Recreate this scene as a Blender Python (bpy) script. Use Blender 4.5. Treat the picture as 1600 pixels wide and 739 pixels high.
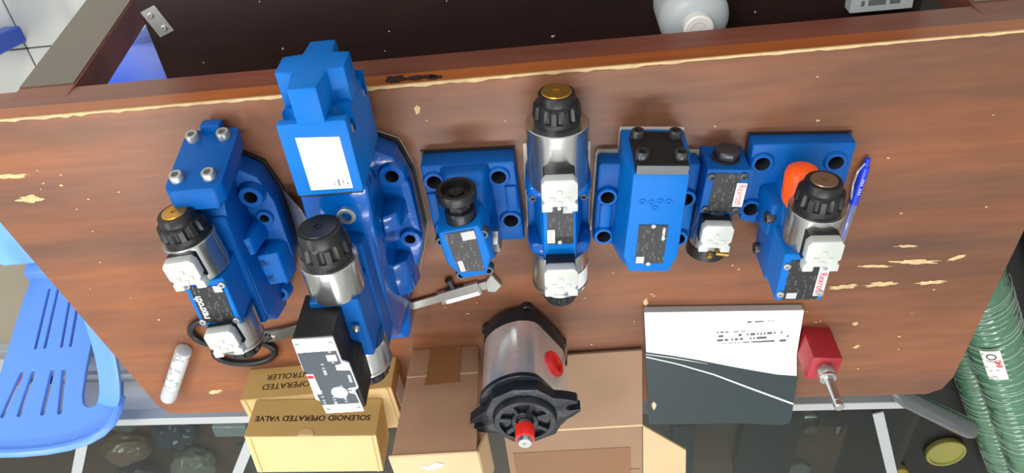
import bpy, bmesh, math, random
from mathutils import Vector, Matrix
random.seed(7)
sc = bpy.context.scene
for o in list(bpy.data.objects): bpy.data.objects.remove(o)
COL = sc.collection

# ------------------------------------------------------------------ camera
cam_d = bpy.data.cameras.new('camera'); cam = bpy.data.objects.new('camera', cam_d); COL.objects.link(cam)
RX = Vector((-0.99485398, 0.10083765, -0.00986538))      # image right in the world (camera held upside down)
RD = Vector((0.07314545, 0.78217994, 0.61874411))        # image down
RF = Vector((0.07010921, 0.61483844, -0.78553065))       # forward
m = Matrix((RX, -RD, -RF)).transposed().to_4x4(); m.translation = (0, 0, 0.85)
cam.matrix_world = m
cam_d.sensor_width = 36.0; cam_d.lens = 1274.0/1600*36.0; cam_d.clip_start = .01
sc.camera = cam

# ------------------------------------------------------------------ world, lamps, exposure
w = bpy.data.worlds.new('room_light'); sc.world = w; w.use_nodes = True
bg = w.node_tree.nodes['Background']; bg.inputs[0].default_value = (1.0, 0.99, 0.97, 1); bg.inputs[1].default_value = 0.85
def area(name, loc, size, sy, power, col=(1.0, 0.985, 0.96), rot=(0, 0, 0)):
    l = bpy.data.lights.new(name, 'AREA'); l.shape = 'RECTANGLE'; l.size = size; l.size_y = sy; l.energy = power; l.color = col
    o = bpy.data.objects.new(name, l); COL.objects.link(o); o.location = loc; o.rotation_euler = rot; return o
area('ceiling_tube_or_fill_lamp', (0.0, 1.15, 2.0), 1.6, .15, 26)
area('ceiling_tube_or_fill_lamp', (0.5, 2.4, 2.0), 1.6, .15, 22)
area('ceiling_tube_or_fill_lamp', (2.2, 0.7, 2.0), .15, 1.6, 36)
area('ceiling_tube_or_fill_lamp', (1.2, -1.0, 2.0), 1.6, .15, 44)  # added fill from the near side, lifts near faces and showcase front
sc.view_settings.view_transform = 'Standard'; sc.view_settings.look = 'None'
sc.view_settings.gamma = 1; sc.view_settings.use_curve_mapping = False; sc.view_settings.exposure = 0.0

# ------------------------------------------------------------------ materials
def lin(c):
    return tuple((v/255/12.92 if v/255 <= .04045 else ((v/255+.055)/1.055)**2.4) for v in c)
MATS = {}
def mat(name, rgb, rough=.5, metal=0., bump=0., bscale=200., var=0., vscale=20., spec=.5, trans=0., coat=0., alpha=1., stretch=None, ior=1.45, sss=0.):
    if name in MATS: return MATS[name]
    mt = bpy.data.materials.new(name); mt.use_nodes = True; nt = mt.node_tree; p = nt.nodes['Principled BSDF']
    c = lin(rgb); p.inputs['Base Color'].default_value = (*c, 1)
    p.inputs['Roughness'].default_value = rough; p.inputs['Metallic'].default_value = metal
    p.inputs['Specular IOR Level'].default_value = spec; p.inputs['Transmission Weight'].default_value = trans
    p.inputs['Coat Weight'].default_value = coat; p.inputs['Coat Roughness'].default_value = .12
    p.inputs['Alpha'].default_value = alpha; p.inputs['IOR'].default_value = ior
    if sss: p.inputs['Subsurface Weight'].default_value = sss; p.inputs['Subsurface Radius'].default_value = (.01, .01, .01)
    tc = nt.nodes.new('ShaderNodeTexCoord'); mp = nt.nodes.new('ShaderNodeMapping'); nt.links.new(tc.outputs['Object'], mp.inputs[0])
    if stretch: mp.inputs['Scale'].default_value = stretch
    if var:
        n = nt.nodes.new('ShaderNodeTexNoise'); n.inputs['Scale'].default_value = vscale; n.inputs['Detail'].default_value = 4
        nt.links.new(mp.outputs[0], n.inputs['Vector'])
        r = nt.nodes.new('ShaderNodeValToRGB'); r.color_ramp.elements[0].position = .3; r.color_ramp.elements[1].position = .7
        r.color_ramp.elements[0].color = (*[v*(1-var) for v in c], 1); r.color_ramp.elements[1].color = (*[min(1, v*(1+var)) for v in c], 1)
        nt.links.new(n.outputs['Fac'], r.inputs[0]); nt.links.new(r.outputs[0], p.inputs['Base Color'])
    if bump:
        n2 = nt.nodes.new('ShaderNodeTexNoise'); n2.inputs['Scale'].default_value = bscale; n2.inputs['Detail'].default_value = 3
        nt.links.new(mp.outputs[0], n2.inputs['Vector'])
        b = nt.nodes.new('ShaderNodeBump'); b.inputs['Strength'].default_value = bump; b.inputs['Distance'].default_value = .002
        nt.links.new(n2.outputs['Fac'], b.inputs['Height']); nt.links.new(b.outputs[0], p.inputs['Normal'])
    MATS[name] = mt; return mt

def wood_mat(name, base, dark, light, rough=.38, sx=1.2, sy=16., bump=.06):
    mt = bpy.data.materials.new(name); mt.use_nodes = True; nt = mt.node_tree; p = nt.nodes['Principled BSDF']; L = nt.links
    tc = nt.nodes.new('ShaderNodeTexCoord')
    def noise(scale, det, s):
        mp = nt.nodes.new('ShaderNodeMapping'); mp.inputs['Scale'].default_value = s; L.new(tc.outputs['Object'], mp.inputs[0])
        n = nt.nodes.new('ShaderNodeTexNoise'); n.inputs['Scale'].default_value = scale; n.inputs['Detail'].default_value = det
        L.new(mp.outputs[0], n.inputs['Vector']); return n
    n1 = noise(1.0, 5, (sx, sy, sy)); n2 = noise(1.0, 6, (sx*9, sy*9, sy*9)); n3 = noise(4.0, 6, (1, 1.8, 1))
    r1 = nt.nodes.new('ShaderNodeValToRGB'); e = r1.color_ramp.elements
    e[0].position = .33; e[0].color = (*lin(dark), 1); e[1].position = .62; e[1].color = (*lin(base), 1)
    x = r1.color_ramp.elements.new(.8); x.color = (*lin(light), 1); L.new(n1.outputs['Fac'], r1.inputs[0])
    mx = nt.nodes.new('ShaderNodeMixRGB'); mx.blend_type = 'MULTIPLY'; mx.inputs[0].default_value = .4
    r2 = nt.nodes.new('ShaderNodeValToRGB'); r2.color_ramp.elements[0].position = .3; r2.color_ramp.elements[0].color = (.62, .6, .6, 1)
    r2.color_ramp.elements[1].position = .7; r2.color_ramp.elements[1].color = (1.1, 1.08, 1.05, 1)
    L.new(n2.outputs['Fac'], r2.inputs[0]); L.new(r1.outputs[0], mx.inputs[1]); L.new(r2.outputs[0], mx.inputs[2])
    mx2 = nt.nodes.new('ShaderNodeMixRGB'); mx2.blend_type = 'MULTIPLY'; mx2.inputs[0].default_value = .6   # grime worn into the laminate
    r3 = nt.nodes.new('ShaderNodeValToRGB'); r3.color_ramp.elements[0].position = .36; r3.color_ramp.elements[0].color = (.66, .67, .70, 1)
    r3.color_ramp.elements[1].position = .58; r3.color_ramp.elements[1].color = (1, 1, 1, 1)
    L.new(n3.outputs['Fac'], r3.inputs[0]); L.new(mx.outputs[0], mx2.inputs[1]); L.new(r3.outputs[0], mx2.inputs[2])
    L.new(mx2.outputs[0], p.inputs['Base Color']); p.inputs['Roughness'].default_value = rough; p.inputs['Specular IOR Level'].default_value = .32
    b = nt.nodes.new('ShaderNodeBump'); b.inputs['Strength'].default_value = bump; b.inputs['Distance'].default_value = .001
    L.new(n2.outputs['Fac'], b.inputs['Height']); L.new(b.outputs[0], p.inputs['Normal'])
    MATS[name] = mt; return mt

def print_mat(name, paper, ink, rows=260., cols=420., dens=.52, axis=0, rough=.4, block=.5):
    """flat print: rows of tiny unreadable characters"""
    mt = bpy.data.materials.new(name); mt.use_nodes = True; nt = mt.node_tree; p = nt.nodes['Principled BSDF']; L = nt.links
    tc = nt.nodes.new('ShaderNodeTexCoord'); sp = nt.nodes.new('ShaderNodeSeparateXYZ'); L.new(tc.outputs['Object'], sp.inputs[0])
    a, b_ = ('X', 'Y') if axis == 0 else ('Y', 'X')
    def math_(op, i, v=None, j=None):
        n = nt.nodes.new('ShaderNodeMath'); n.operation = op; L.new(i, n.inputs[0])
        if j is not None: L.new(j, n.inputs[1])
        elif v is not None: n.inputs[1].default_value = v
        return n.outputs[0]
    r = math_('MULTIPLY', sp.outputs[b_], rows); row = math_('FLOOR', r); fr = math_('FRACT', r)
    cl = math_('FLOOR', math_('MULTIPLY', sp.outputs[a], cols)); big = math_('FLOOR', math_('MULTIPLY', sp.outputs[a], cols/9))
    cx = nt.nodes.new('ShaderNodeCombineXYZ'); L.new(cl, cx.inputs[0]); L.new(row, cx.inputs[1])
    wn = nt.nodes.new('ShaderNodeTexWhiteNoise'); wn.noise_dimensions = '2D'; L.new(cx.outputs[0], wn.inputs['Vector'])
    cx2 = nt.nodes.new('ShaderNodeCombineXYZ'); L.new(big, cx2.inputs[0]); L.new(row, cx2.inputs[1])
    wn2 = nt.nodes.new('ShaderNodeTexWhiteNoise'); wn2.noise_dimensions = '2D'; L.new(cx2.outputs[0], wn2.inputs['Vector'])
    k = math_('MULTIPLY', math_('GREATER_THAN', wn.outputs['Value'], 1-dens), j=math_('GREATER_THAN', wn2.outputs['Value'], block))
    k = math_('MULTIPLY', k, j=math_('LESS_THAN', fr, .55))
    mx = nt.nodes.new('ShaderNodeMixRGB'); L.new(k, mx.inputs[0]); mx.inputs[1].default_value = (*lin(paper), 1); mx.inputs[2].default_value = (*lin(ink), 1)
    L.new(mx.outputs[0], p.inputs['Base Color']); p.inputs['Roughness'].default_value = rough
    MATS[name] = mt; return mt

def glass_mat(name, tint, refl=.04, rough=.02):
    mt = bpy.data.materials.new(name); mt.use_nodes = True; nt = mt.node_tree; L = nt.links
    nt.nodes.remove(nt.nodes['Principled BSDF']); out = nt.nodes['Material Output']
    t = nt.nodes.new('ShaderNodeBsdfTransparent'); t.inputs[0].default_value = (*tint, 1)
    g = nt.nodes.new('ShaderNodeBsdfGlossy'); g.inputs['Roughness'].default_value = rough
    lw = nt.nodes.new('ShaderNodeLayerWeight'); pw = nt.nodes.new('ShaderNodeMath'); pw.operation = 'POWER'; pw.inputs[1].default_value = 5
    L.new(lw.outputs['Facing'], pw.inputs[0]); fz = nt.nodes.new('ShaderNodeMath'); fz.operation = 'MULTIPLY_ADD'; fz.inputs[1].default_value = 1-refl; fz.inputs[2].default_value = refl; L.new(pw.outputs[0], fz.inputs[0])
    mx = nt.nodes.new('ShaderNodeMixShader'); L.new(fz.outputs[0], mx.inputs[0]); L.new(t.outputs[0], mx.inputs[1]); L.new(g.outputs[0], mx.inputs[2])
    L.new(mx.outputs[0], out.inputs[0]); MATS[name] = mt; return mt

BLUE = mat('blue_paint', (0, 84, 160), .42, spec=.22, bump=.12, bscale=420, var=.06, vscale=30)
BLUEG = mat('glossy_blue_paint', (0, 84, 166), .16, spec=.35, bump=.25, bscale=75, var=.05, vscale=30, coat=.3)
BLUEL = mat('satin_blue_paint', (0, 104, 188), .45, spec=.22, bump=.15, bscale=500, var=.04, vscale=40)
STEEL = mat('zinc_plated_steel', (190, 192, 190), .24, .95, bump=.03, bscale=60, var=.06, vscale=25)
ALU = mat('brushed_aluminium', (224, 226, 229), .22, .72, bump=.05, bscale=90, stretch=(1, 1, 8), var=.05, vscale=20)
ALUP = mat('aluminium_profile', (176, 180, 182), .45, .3)
BOLT = mat('bolt_steel', (178, 180, 178), .38, .7)
DARKB = mat('dark_bolt', (72, 74, 77), .35, .6)
BLACK = mat('black_plastic', (24, 25, 27), .38, bump=.04, bscale=300)
BLACKM = mat('matte_black', (17, 17, 19), .55)
CAST = mat('black_painted_casting', (30, 34, 40), .32, .2, bump=.3, bscale=160)
HOLE = mat('iron_with_hole_shade', (34, 36, 42), .6)  # dark iron colour that also carries the shade deep in holes
GOLD = mat('brass_cap', (196, 150, 70), .3, .85)
BRONZE = mat('worn_brass_cap', (150, 125, 108), .35, .8)
PLUG = mat('translucent_white_plastic', (214, 220, 214), .3, trans=.3, sss=.0, ior=1.4)
GASKET = mat('dark_port_cover', (44, 38, 36), .35)
PALE = mat('pale_port_cover', (196, 190, 172), .5)
ORANGE = mat('orange_plastic', (255, 92, 20), .35)
RED = mat('red_plastic', (226, 38, 30), .35)
REDP = mat('crimson_paint', (158, 34, 46), .45, bump=.08, bscale=300, var=.05)
WHITE = mat('white_label', (238, 240, 240), .45)
KRAFT = mat('kraft_board', (196, 160, 96), .65, var=.05, vscale=12, bump=.05, bscale=250)
KRAFTL = mat('kraft_lit_from_above', (208, 178, 126), .6, var=.04, vscale=10, bump=.04, bscale=250)  # same kraft made paler: overhead light painted into the lids
BROWN = mat('brown_cardboard', (165, 126, 96), .7, var=.1, vscale=9, bump=.12, bscale=60)
BROWND = mat('dull_cardboard', (138, 110, 86), .7, var=.06, vscale=9, bump=.08, bscale=60)
BROWNL = mat('pale_and_lit_cardboard', (203, 172, 134), .7, var=.06, vscale=9)
TAPE = mat('packing_tape', (142, 96, 58), .22)
INK = mat('black_ink', (30, 22, 16), .6)
INKW = mat('white_ink', (225, 226, 226), .5)
INKR = mat('red_ink', (206, 40, 44), .5)
PLATE = print_mat('nameplate_print', (22, 24, 27), (92, 94, 98), 380, 1300, .42, 1, block=.68)
PLATE2 = print_mat('lid_label_print', (44, 56, 66), (150, 158, 165), 160, 500, .5, 1, block=.7)
STICK = print_mat('sticker_print', (240, 241, 240), (120, 122, 124), 220, 800, .5, 1, block=.62)
GREYSQ = mat('grey_code_patch', (178, 180, 182), .5)
WOOD = wood_mat('table_laminate', (142, 91, 62), (106, 77, 64), (166, 98, 58), sy=12.)
EDGEW = wood_mat('table_edge_laminate', (186, 106, 54), (158, 84, 42), (204, 126, 68), .35, 1., 30.)
APRON = wood_mat('apron_laminate', (136, 80, 62), (116, 66, 54), (150, 90, 70), .35, 1., 22.)
TRAYW = wood_mat('dark_tray_board', (52, 35, 32), (38, 26, 25), (64, 45, 40), .4, 1., 6.)
CHIPM = mat('bare_chipboard', (198, 172, 126), .8, var=.15, vscale=90)
STAIN = mat('dark_grease_stain', (52, 34, 28), .5)
CHAIRB = mat('blue_plastic', (98, 148, 234), .32, var=.03, vscale=8)
CHAIRL = mat('lit_blue_plastic', (128, 188, 240), .32)  # same chair plastic, with the light on the seat put into the colour
GREENH = mat('green_hose', (74, 118, 92), .22, coat=.6, var=.15, vscale=14)
WRAP = glass_mat('clear_wrap', (.93, .97, .94))
GLASS = glass_mat('showcase_glass', (.66, .71, .70), .06)

# ------------------------------------------------------------------ mesh builder
class B:
    def __init__(s): s.bm = bmesh.new()
    def poly(s, rings, close=True, cap=True):
        bm = s.bm; V = [[bm.verts.new(p) for p in r] for r in rings]
        for a, b in zip(V, V[1:]):
            n = len(a)
            for i in range(n if close else n-1): bm.faces.new((a[i], a[(i+1) % n], b[(i+1) % n], b[i]))
        if cap:
            if len(V[0]) > 2: bm.faces.new(V[0][::-1])
            if len(V[-1]) > 2: bm.faces.new(V[-1])
        return s
    def box(s, x0, x1, y0, y1, z0, z1):
        return s.poly([[(x0, y0, z), (x1, y0, z), (x1, y1, z), (x0, y1, z)] for z in (z0, z1)])
    def prism(s, pts, a0, a1, axis='z'):
        f = {'z': lambda p, a: (p[0], p[1], a), 'y': lambda p, a: (p[0], a, p[1]), 'x': lambda p, a: (a, p[0], p[1])}[axis]
        return s.poly([[f(p, a0) for p in pts], [f(p, a1) for p in pts]])
    def loft(s, secs):     # [(pts, z)]
        return s.poly([[(p[0], p[1], z) for p in pts] for pts, z in secs])
    def lofty(s, secs):    # [(xz pts, y)]
        return s.poly([[(p[0], y, p[1]) for p in pts] for pts, y in secs])
    def lathe(s, p, d, prof, n=32, ribs=None, cap=True):
        d = Vector(d).normalized(); p = Vector(p); u = d.orthogonal().normalized(); v = d.cross(u)
        rings = []
        for q in prof:
            t, r = q[0], q[1]; amp = q[2] if len(q) > 2 else 0
            ring = []
            for i in range(n):
                a = 2*math.pi*i/n; rr = r
                if ribs and amp:
                    ph = (i*ribs/n) % 1.0
                    if ph >= .55: rr = r-amp
                ring.append(p+d*t+(u*math.cos(a)+v*math.sin(a))*max(rr, 1e-5))
            rings.append(ring)
        return s.poly(rings, cap=cap)
    def cyl(s, p0, p1, r0, r1=None, n=24):
        p0 = Vector(p0); p1 = Vector(p1); return s.lathe(p0, p1-p0, [(0, r0), ((p1-p0).length, r0 if r1 is None else r1)], n)
    def tube(s, pts, r, n=10, closed=False, flat=1.0):
        pts = [Vector(p) for p in pts]; rings = []; N = len(pts)
        for i, p in enumerate(pts):
            t = (pts[(i+1) % N]-pts[i-1]) if closed else (pts[min(i+1, N-1)]-pts[max(i-1, 0)])
            t.normalize(); u = t.cross(Vector((0, 0, 1)))
            if u.length < 1e-4: u = Vector((1, 0, 0))
            u.normalize(); v = u.cross(t)
            rr = r[i] if isinstance(r, (list, tuple)) else r
            rings.append([p+(u*math.cos(2*math.pi*k/n)*rr+v*math.sin(2*math.pi*k/n)*rr*flat) for k in range(n)])
        if closed: rings.append(rings[0]); 
        bm = s.bm
        if closed:
            V = [[bm.verts.new(p) for p in rg] for rg in rings[:-1]]
            for i in range(N):
                a, b = V[i], V[(i+1) % N]
                for k in range(n): bm.faces.new((a[k], a[(k+1) % n], b[(k+1) % n], b[k]))
            return s
        return s.poly(rings)
    def hexp(s, p, d, r, t, n=6, rot=0):
        return s.lathe(p, d, [(0, r), (t*.85, r), (t, r*.9)], n)
    def build(s, name, material, parent=None, bevel=0, seg=2, off=(0, 0, 0), cut=None, sharp=35, mtx=None):
        bm = s.bm
        bmesh.ops.recalc_face_normals(bm, faces=bm.faces)
        if bevel:
            ed = [e for e in bm.edges if len(e.link_faces) == 2 and e.calc_face_angle(0) > .5]
            try: bmesh.ops.bevel(bm, geom=ed, offset=bevel, segments=seg, profile=.5, affect='EDGES', clamp_overlap=True)
            except Exception: pass
        if mtx is not None: bmesh.ops.transform(bm, matrix=mtx, verts=bm.verts)
        if any(off): bmesh.ops.translate(bm, verts=bm.verts, vec=-Vector(off))
        me = bpy.data.meshes.new(name); bm.to_mesh(me); bm.free()
        o = bpy.data.objects.new(name, me); COL.objects.link(o)
        if cut:
            cb = B()
            for (p, d, r, l) in cut: cb.lathe(Vector(p)-Vector(off), d, [(0, r), (l, r)], 20)
            bmesh.ops.recalc_face_normals(cb.bm, faces=cb.bm.faces)
            cm = bpy.data.meshes.new('cut'); cb.bm.to_mesh(cm); cb.bm.free(); co = bpy.data.objects.new('cut', cm); COL.objects.link(co)
            md = o.modifiers.new('b', 'BOOLEAN'); md.object = co; md.operation = 'DIFFERENCE'; md.solver = 'EXACT'
            dg = bpy.context.evaluated_depsgraph_get(); dg.update()
            nm = bpy.data.meshes.new_from_object(o.evaluated_get(dg)); o.modifiers.clear(); o.data = nm
            bpy.data.objects.remove(co); bpy.data.meshes.remove(cm); me = nm
        me.materials.clear(); me.materials.append(material)
        for pl in me.polygons: pl.use_smooth = True
        me.set_sharp_from_angle(angle=math.radians(sharp))
        if parent: o.parent = parent
        return o

def tag(o, label, cat, group=None, kind=None):
    o['label'] = label; o['category'] = cat
    if group: o['group'] = group
    if kind: o['kind'] = kind
    return o
def thing(name, label, cat, loc=(0, 0, 0), rz=0, group=None):
    o = bpy.data.objects.new(name, None); COL.objects.link(o); o.location = loc; o.rotation_euler = (0, 0, rz); o.empty_display_size = .02
    return tag(o, label, cat, group)
def text(name, body, size, mtx, material, parent, off=(0, 0, 0), width=None, depth=.0, shear=0., bold=0.):
    cu = bpy.data.curves.new(name, 'FONT'); cu.body = body; cu.size = size; cu.align_x = 'CENTER'; cu.align_y = 'CENTER'; cu.shear = shear; cu.offset = bold; cu.resolution_u = 3
    to = bpy.data.objects.new('tmp', cu); COL.objects.link(to); dg = bpy.context.evaluated_depsgraph_get(); dg.update()
    me = bpy.data.meshes.new_from_object(to.evaluated_get(dg)); bpy.data.objects.remove(to); bpy.data.curves.remove(cu)
    if width:
        xs = [v.co.x for v in me.vertices]; k = width/max(1e-6, max(xs)-min(xs)); me.transform(Matrix.Diagonal((k, 1, 1, 1)))
    me.transform(mtx); me.transform(Matrix.Translation(-Vector(off)))
    me.materials.clear(); me.materials.append(material); me.name = name
    o = bpy.data.objects.new(name, me); COL.objects.link(o); o.parent = parent; return o
def frame(o, x, y):
    """matrix with text x axis, y axis and origin"""
    x = Vector(x).normalized(); y = Vector(y).normalized(); z = x.cross(y); mm = Matrix((x, y, z)).transposed().to_4x4(); mm.translation = o; return mm
def rect(cx, cy, hx, hy): return [(cx-hx, cy-hy), (cx+hx, cy-hy), (cx+hx, cy+hy), (cx-hx, cy+hy)]

def bore(parent, x, y, ztop, r, off=(0, 0, 0), zb=.0045):
    """unpainted through bore, hole shade put into its dark colour: open tube with a closed lower end"""
    b = B(); b.lathe((x, y, zb), (0, 0, 1), [(0, 0), (0, r), (ztop-.0008-zb, r), (ztop-.0003-zb, r*1.03)], 24, cap=False); return b.build('bolt_bore', HOLE, parent, off=off)
# socket head cap screw: lathe head with recessed hex socket
def screw(parent, p, d, r=.005, h=.005, material=BOLT, off=(0, 0, 0), name='socket_screw'):
    b = B(); b.lathe(p, d, [(-.002, r), (h*.85, r), (h, r*.88), (h, r*.55), (h*.35, r*.5), (h*.35, 0)], 18)
    return b.build(name, material, parent, off=off)

PLUGP = [(-.016, -.023), (.016, -.023), (.0205, -.017), (.0205, .004), (.0175, .006), (.0175, .009), (.0205, .011), (.0205, .021), (.008, .021), (.008, .014),
         (-.008, .014), (-.008, .021), (-.0205, .021), (-.0205, .011), (-.0175, .009), (-.0175, .006), (-.0205, .004), (-.0205, -.017)]
def plug(root, x, y, z, off, k=1.0, drop=.018, rz=0.):
    """white connector blank on a black socket; z = underside of the white piece"""
    T = Matrix.Translation((x, y, 0)) @ Matrix.Rotation(rz, 4, 'Z')
    b = B(); b.box(-.018*k, .018*k, -.0225*k, .016*k, z-drop, z); cs = b.build('connector_socket', BLACK, root, .001, 1, off, mtx=T)
    b = B(); b.prism([(px*k, py*k) for px, py in PLUGP], z, z+.013*k); pb = b.build('connector_blank', PLUG, root, .0018*k, 2, off, mtx=T)
    for (px, py) in ((0, -.006), (-.0085, .003), (.0085, .003), (0, .0085)):
        b = B(); b.box(px*k-.003*k, px*k+.003*k, py*k-.0032*k, py*k+.0032*k, z+.0125*k, z+.0142*k); b.build('pin_sleeve', PLUG, pb, .0008, 1, off, mtx=T)
    return pb
def solenoid(root, x, z, yb, yf, R, rk, capmat, capr, off, kl=.036, nutmat=BLACK, dx=0., tp=.82):
    s = 1 if yf > yb else -1; L = abs(yf-yb); d = Vector((dx, s, 0)).normalized(); p = Vector((x, yb, z))
    b = B(); b.lathe(p, d, [(0, R*.96), (L*.1, R), (L-.005, R), (L-.005, R*1.03), (L-.001, R*1.03), (L, R*1.0), (L, rk*.7)], 48)
    coil = b.build('solenoid_coil', STEEL, root, off=off, sharp=30)
    b = B(); b.lathe(p+d*L, d, [(0, rk), (kl*.22, rk), (kl*.25, rk*1.05, 0), (kl*.27, rk*1.05, rk*.1), (kl*.62, rk*1.0, rk*.1), (kl*.68, rk*.93), (kl*.72, rk*tp), (kl*.95, rk*(tp-.03)), (kl, rk*(tp-.07)), (kl, rk*.5)], 60, ribs=12)
    b.build('coil_nut', nutmat, coil, off=off, sharp=28)
    b = B(); b.lathe(p+d*(L+kl-.003), d, [(0, capr), (.0035, capr), (.0045, capr*.96), (.0045, capr*.24), (.0032, capr*.22), (.0032, capr*.12), (.0045, capr*.1), (.0045, 0)], 32)
    b.build('end_cap', capmat, coil, off=off, sharp=25)
    return coil
def nameplate(root, pts, z, off, material=PLATE, mtx=None, name='nameplate'):
    b = B(); b.prism(pts, z, z+.0008); return b.build(name, material, root, off=off, mtx=mtx)

# ================================================================== the setting
def mat_tiles():
    mt = bpy.data.materials.new('floor_tile'); mt.use_nodes = True; nt = mt.node_tree; p = nt.nodes['Principled BSDF']; L = nt.links
    tc = nt.nodes.new('ShaderNodeTexCoord'); n = nt.nodes.new('ShaderNodeTexNoise'); n.inputs['Scale'].default_value = 3; n.inputs['Detail'].default_value = 6
    L.new(tc.outputs['Object'], n.inputs['Vector']); r = nt.nodes.new('ShaderNodeValToRGB')
    r.color_ramp.elements[0].color = (*lin((206, 205, 190)), 1); r.color_ramp.elements[1].color = (*lin((240, 239, 224)), 1)
    L.new(n.outputs['Fac'], r.inputs[0]); L.new(r.outputs[0], p.inputs['Base Color']); p.inputs['Roughness'].default_value = .35
    return mt
TILE = mat_tiles()
b = B(); b.box(-3, 3.6, -1.6, 3.4, -.80, -.756); fl = b.build('floor', mat('floor_joint', (84, 82, 78), .8)); fl['kind'] = 'structure'
tb = B(); tb.box(-.1985, .1985, -.1985, .1985, -.756, -.75); tile0 = tb.build('tile', TILE, fl, .0015, 1)
first = True
for i in range(-4, 7):
    for j in range(-2, 7):
        t = tile0 if first else tile0.copy()
        if not first: COL.objects.link(t); t.parent = fl
        first = False; t.location = (.12+i*.4, .05+j*.4, 0)

WALL = mat('wall_paint', (214, 216, 210), .7, var=.03, vscale=3)
b = B(); b.box(-3, 3.6, 3.4, 3.5, -.8, 2.0); o = b.build('wall_far', WALL); o['kind'] = 'structure'
b = B(); b.box(-3.1, -3, -1.6, 3.5, -.8, 2.0); o = b.build('wall_right', WALL); o['kind'] = 'structure'
b = B(); b.box(3.6, 3.7, -1.6, 3.5, -.8, 2.0); o = b.build('wall_left', WALL); o['kind'] = 'structure'

# ================================================================== table
TBL = thing('work_table', 'old reddish brown laminate work table with chipped top under the blue valves', 'table', (.1, .7, -.75))
TO = (.1, .7, -.75)
top_pts = [(.775, .433), (-.62, .433), (-.612, .52), (-.567, 1.0), (-.556, 1.026), (-.535, 1.036), (.64, .978), (.662, .975), (.675, .955)]
b = B(); b.prism([(x, y) for x, y in top_pts], -.03, 0); b.build('tabletop', WOOD, TBL, .002, 2, TO)
b = B()   # orange edge band along the near edge, just proud of the top's edge
b.box(-.62, .775, .4315, .4332, -.030, -.0005); b.build('edge_band', EDGEW, TBL, off=TO)
b = B(); b.box(-.60, .745, .437, .457, -.087, -.03); b.build('apron', APRON, TBL, .001, 1, TO)
b = B(); b.box(-.54, .62, .95, .968, -.10, -.03); b.build('apron', APRON, TBL, .001, 1, TO)
for lx, ly in ((.6555, .462), (-.535, .462), (.60, .925), (-.51, .925)):
    sp = -.075 if ly < .8 else 0
    b = B(); b.poly([rect3 for rect3 in ([(x, y+dy, z) for x, y in rect(lx, ly, .0385, .022)] for z, dy in ((-.75, sp), (-.031, 0)))]); lg = b.build('leg', APRON, TBL, .0015, 1, TO)
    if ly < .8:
        b = B(); b.poly([[(x, y+dy, z) for x, y in rect(lx, ly-.0228, .0365, .0008)] for z, dy in ((-.75, sp), (-.089, sp*.08))]); b.build('leg_sheen_panel', mat('painted_leg_sheen', (100, 92, 82), .4, var=.03, vscale=10), lg, off=TO)  # grey gloss reflection on the leg's near face, painted as a thin panel
# jagged worn edge where the laminate has chipped off
b = B(); N = 150; xs = [.774-1.392*i/N for i in range(N+1)]
wid = [.0010+.0028*random.random()**2*(1 if x > -.1 else .6) for x in xs]
ra = [[(x, .4305, -.0022) for x in xs], [(x, .4305, .0004) for x in xs], [(x, .4318+wd, .0006) for x, wd in zip(xs, wid)]]
bm = b.bm; V = [[bm.verts.new(p) for p in r] for r in ra]
for a, c in zip(V, V[1:]):
    for i in range(N): bm.faces.new((a[i], a[i+1], c[i+1], c[i]))
b.build('worn_edge', CHIPM, TBL, off=TO)
def blob(cx, cy, lx, ly, n=26, rough=.36, rot=0.):
    pts = []
    for i in range(n):
        a = 2*math.pi*i/n; k = 1+random.uniform(-rough, rough); x = math.cos(a)*lx*k; y = math.sin(a)*ly*k
        pts.append((cx+x*math.cos(rot)-y*math.sin(rot), cy+x*math.sin(rot)+y*math.cos(rot)))
    return pts
chips = [(.698, .510, .024, .003, 0), (.689, .546, .017, .005, .1), (-.463, .759, .030, .0035, -.1), (-.410, .762, .022, .0022, -.12), (-.516, .757, .012, .003, .3),
         (-.375, .796, .020, .0035, .03), (-.425, .796, .022, .0040, 0), (-.492, .799, .020, .0030, 0), (.72, .503, .008, .002, 0), (.275, .466, .006, .005, .5), (.168, .4635, .004, .006, 0),
         (.57, .93, .010, .004, .2), (-.40, .87, .004, .004, 0), (-.41, .918, .005, .003, .4), (-.445, .73, .014, .002, -.1), (-.10, .80, .003, .007, 0), (.475, .715, .012, .0015, .1)]
for c in chips:
    b = B(); b.prism(blob(*c[:4], rot=c[4]), .0002, .0006); b.build('chip', CHIPM, TBL, off=TO)
b = B()
for _ in range(95):
    x = random.uniform(-.55, .70); y = random.uniform(.46, .97)
    b.prism(blob(x, y, random.uniform(.0008, .0028), random.uniform(.0006, .0014), 6, .4, random.uniform(-.5, .5)), .0002, .0005)
fk = b.build('paint_fleck', CHIPM, TBL, off=TO); fk['kind'] = 'stuff'
for c in ((.16, .4, .0), ):
    for (x, z, lx, lz) in ((.190, -.016, .012, .008), (.160, -.015, .016, .005), (.143, -.012, .008, .004)):
        b = B(); b.prism(blob(x, z, lx, lz), .4305, .4314, 'y'); b.build('stain', STAIN, TBL, off=TO)
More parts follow.
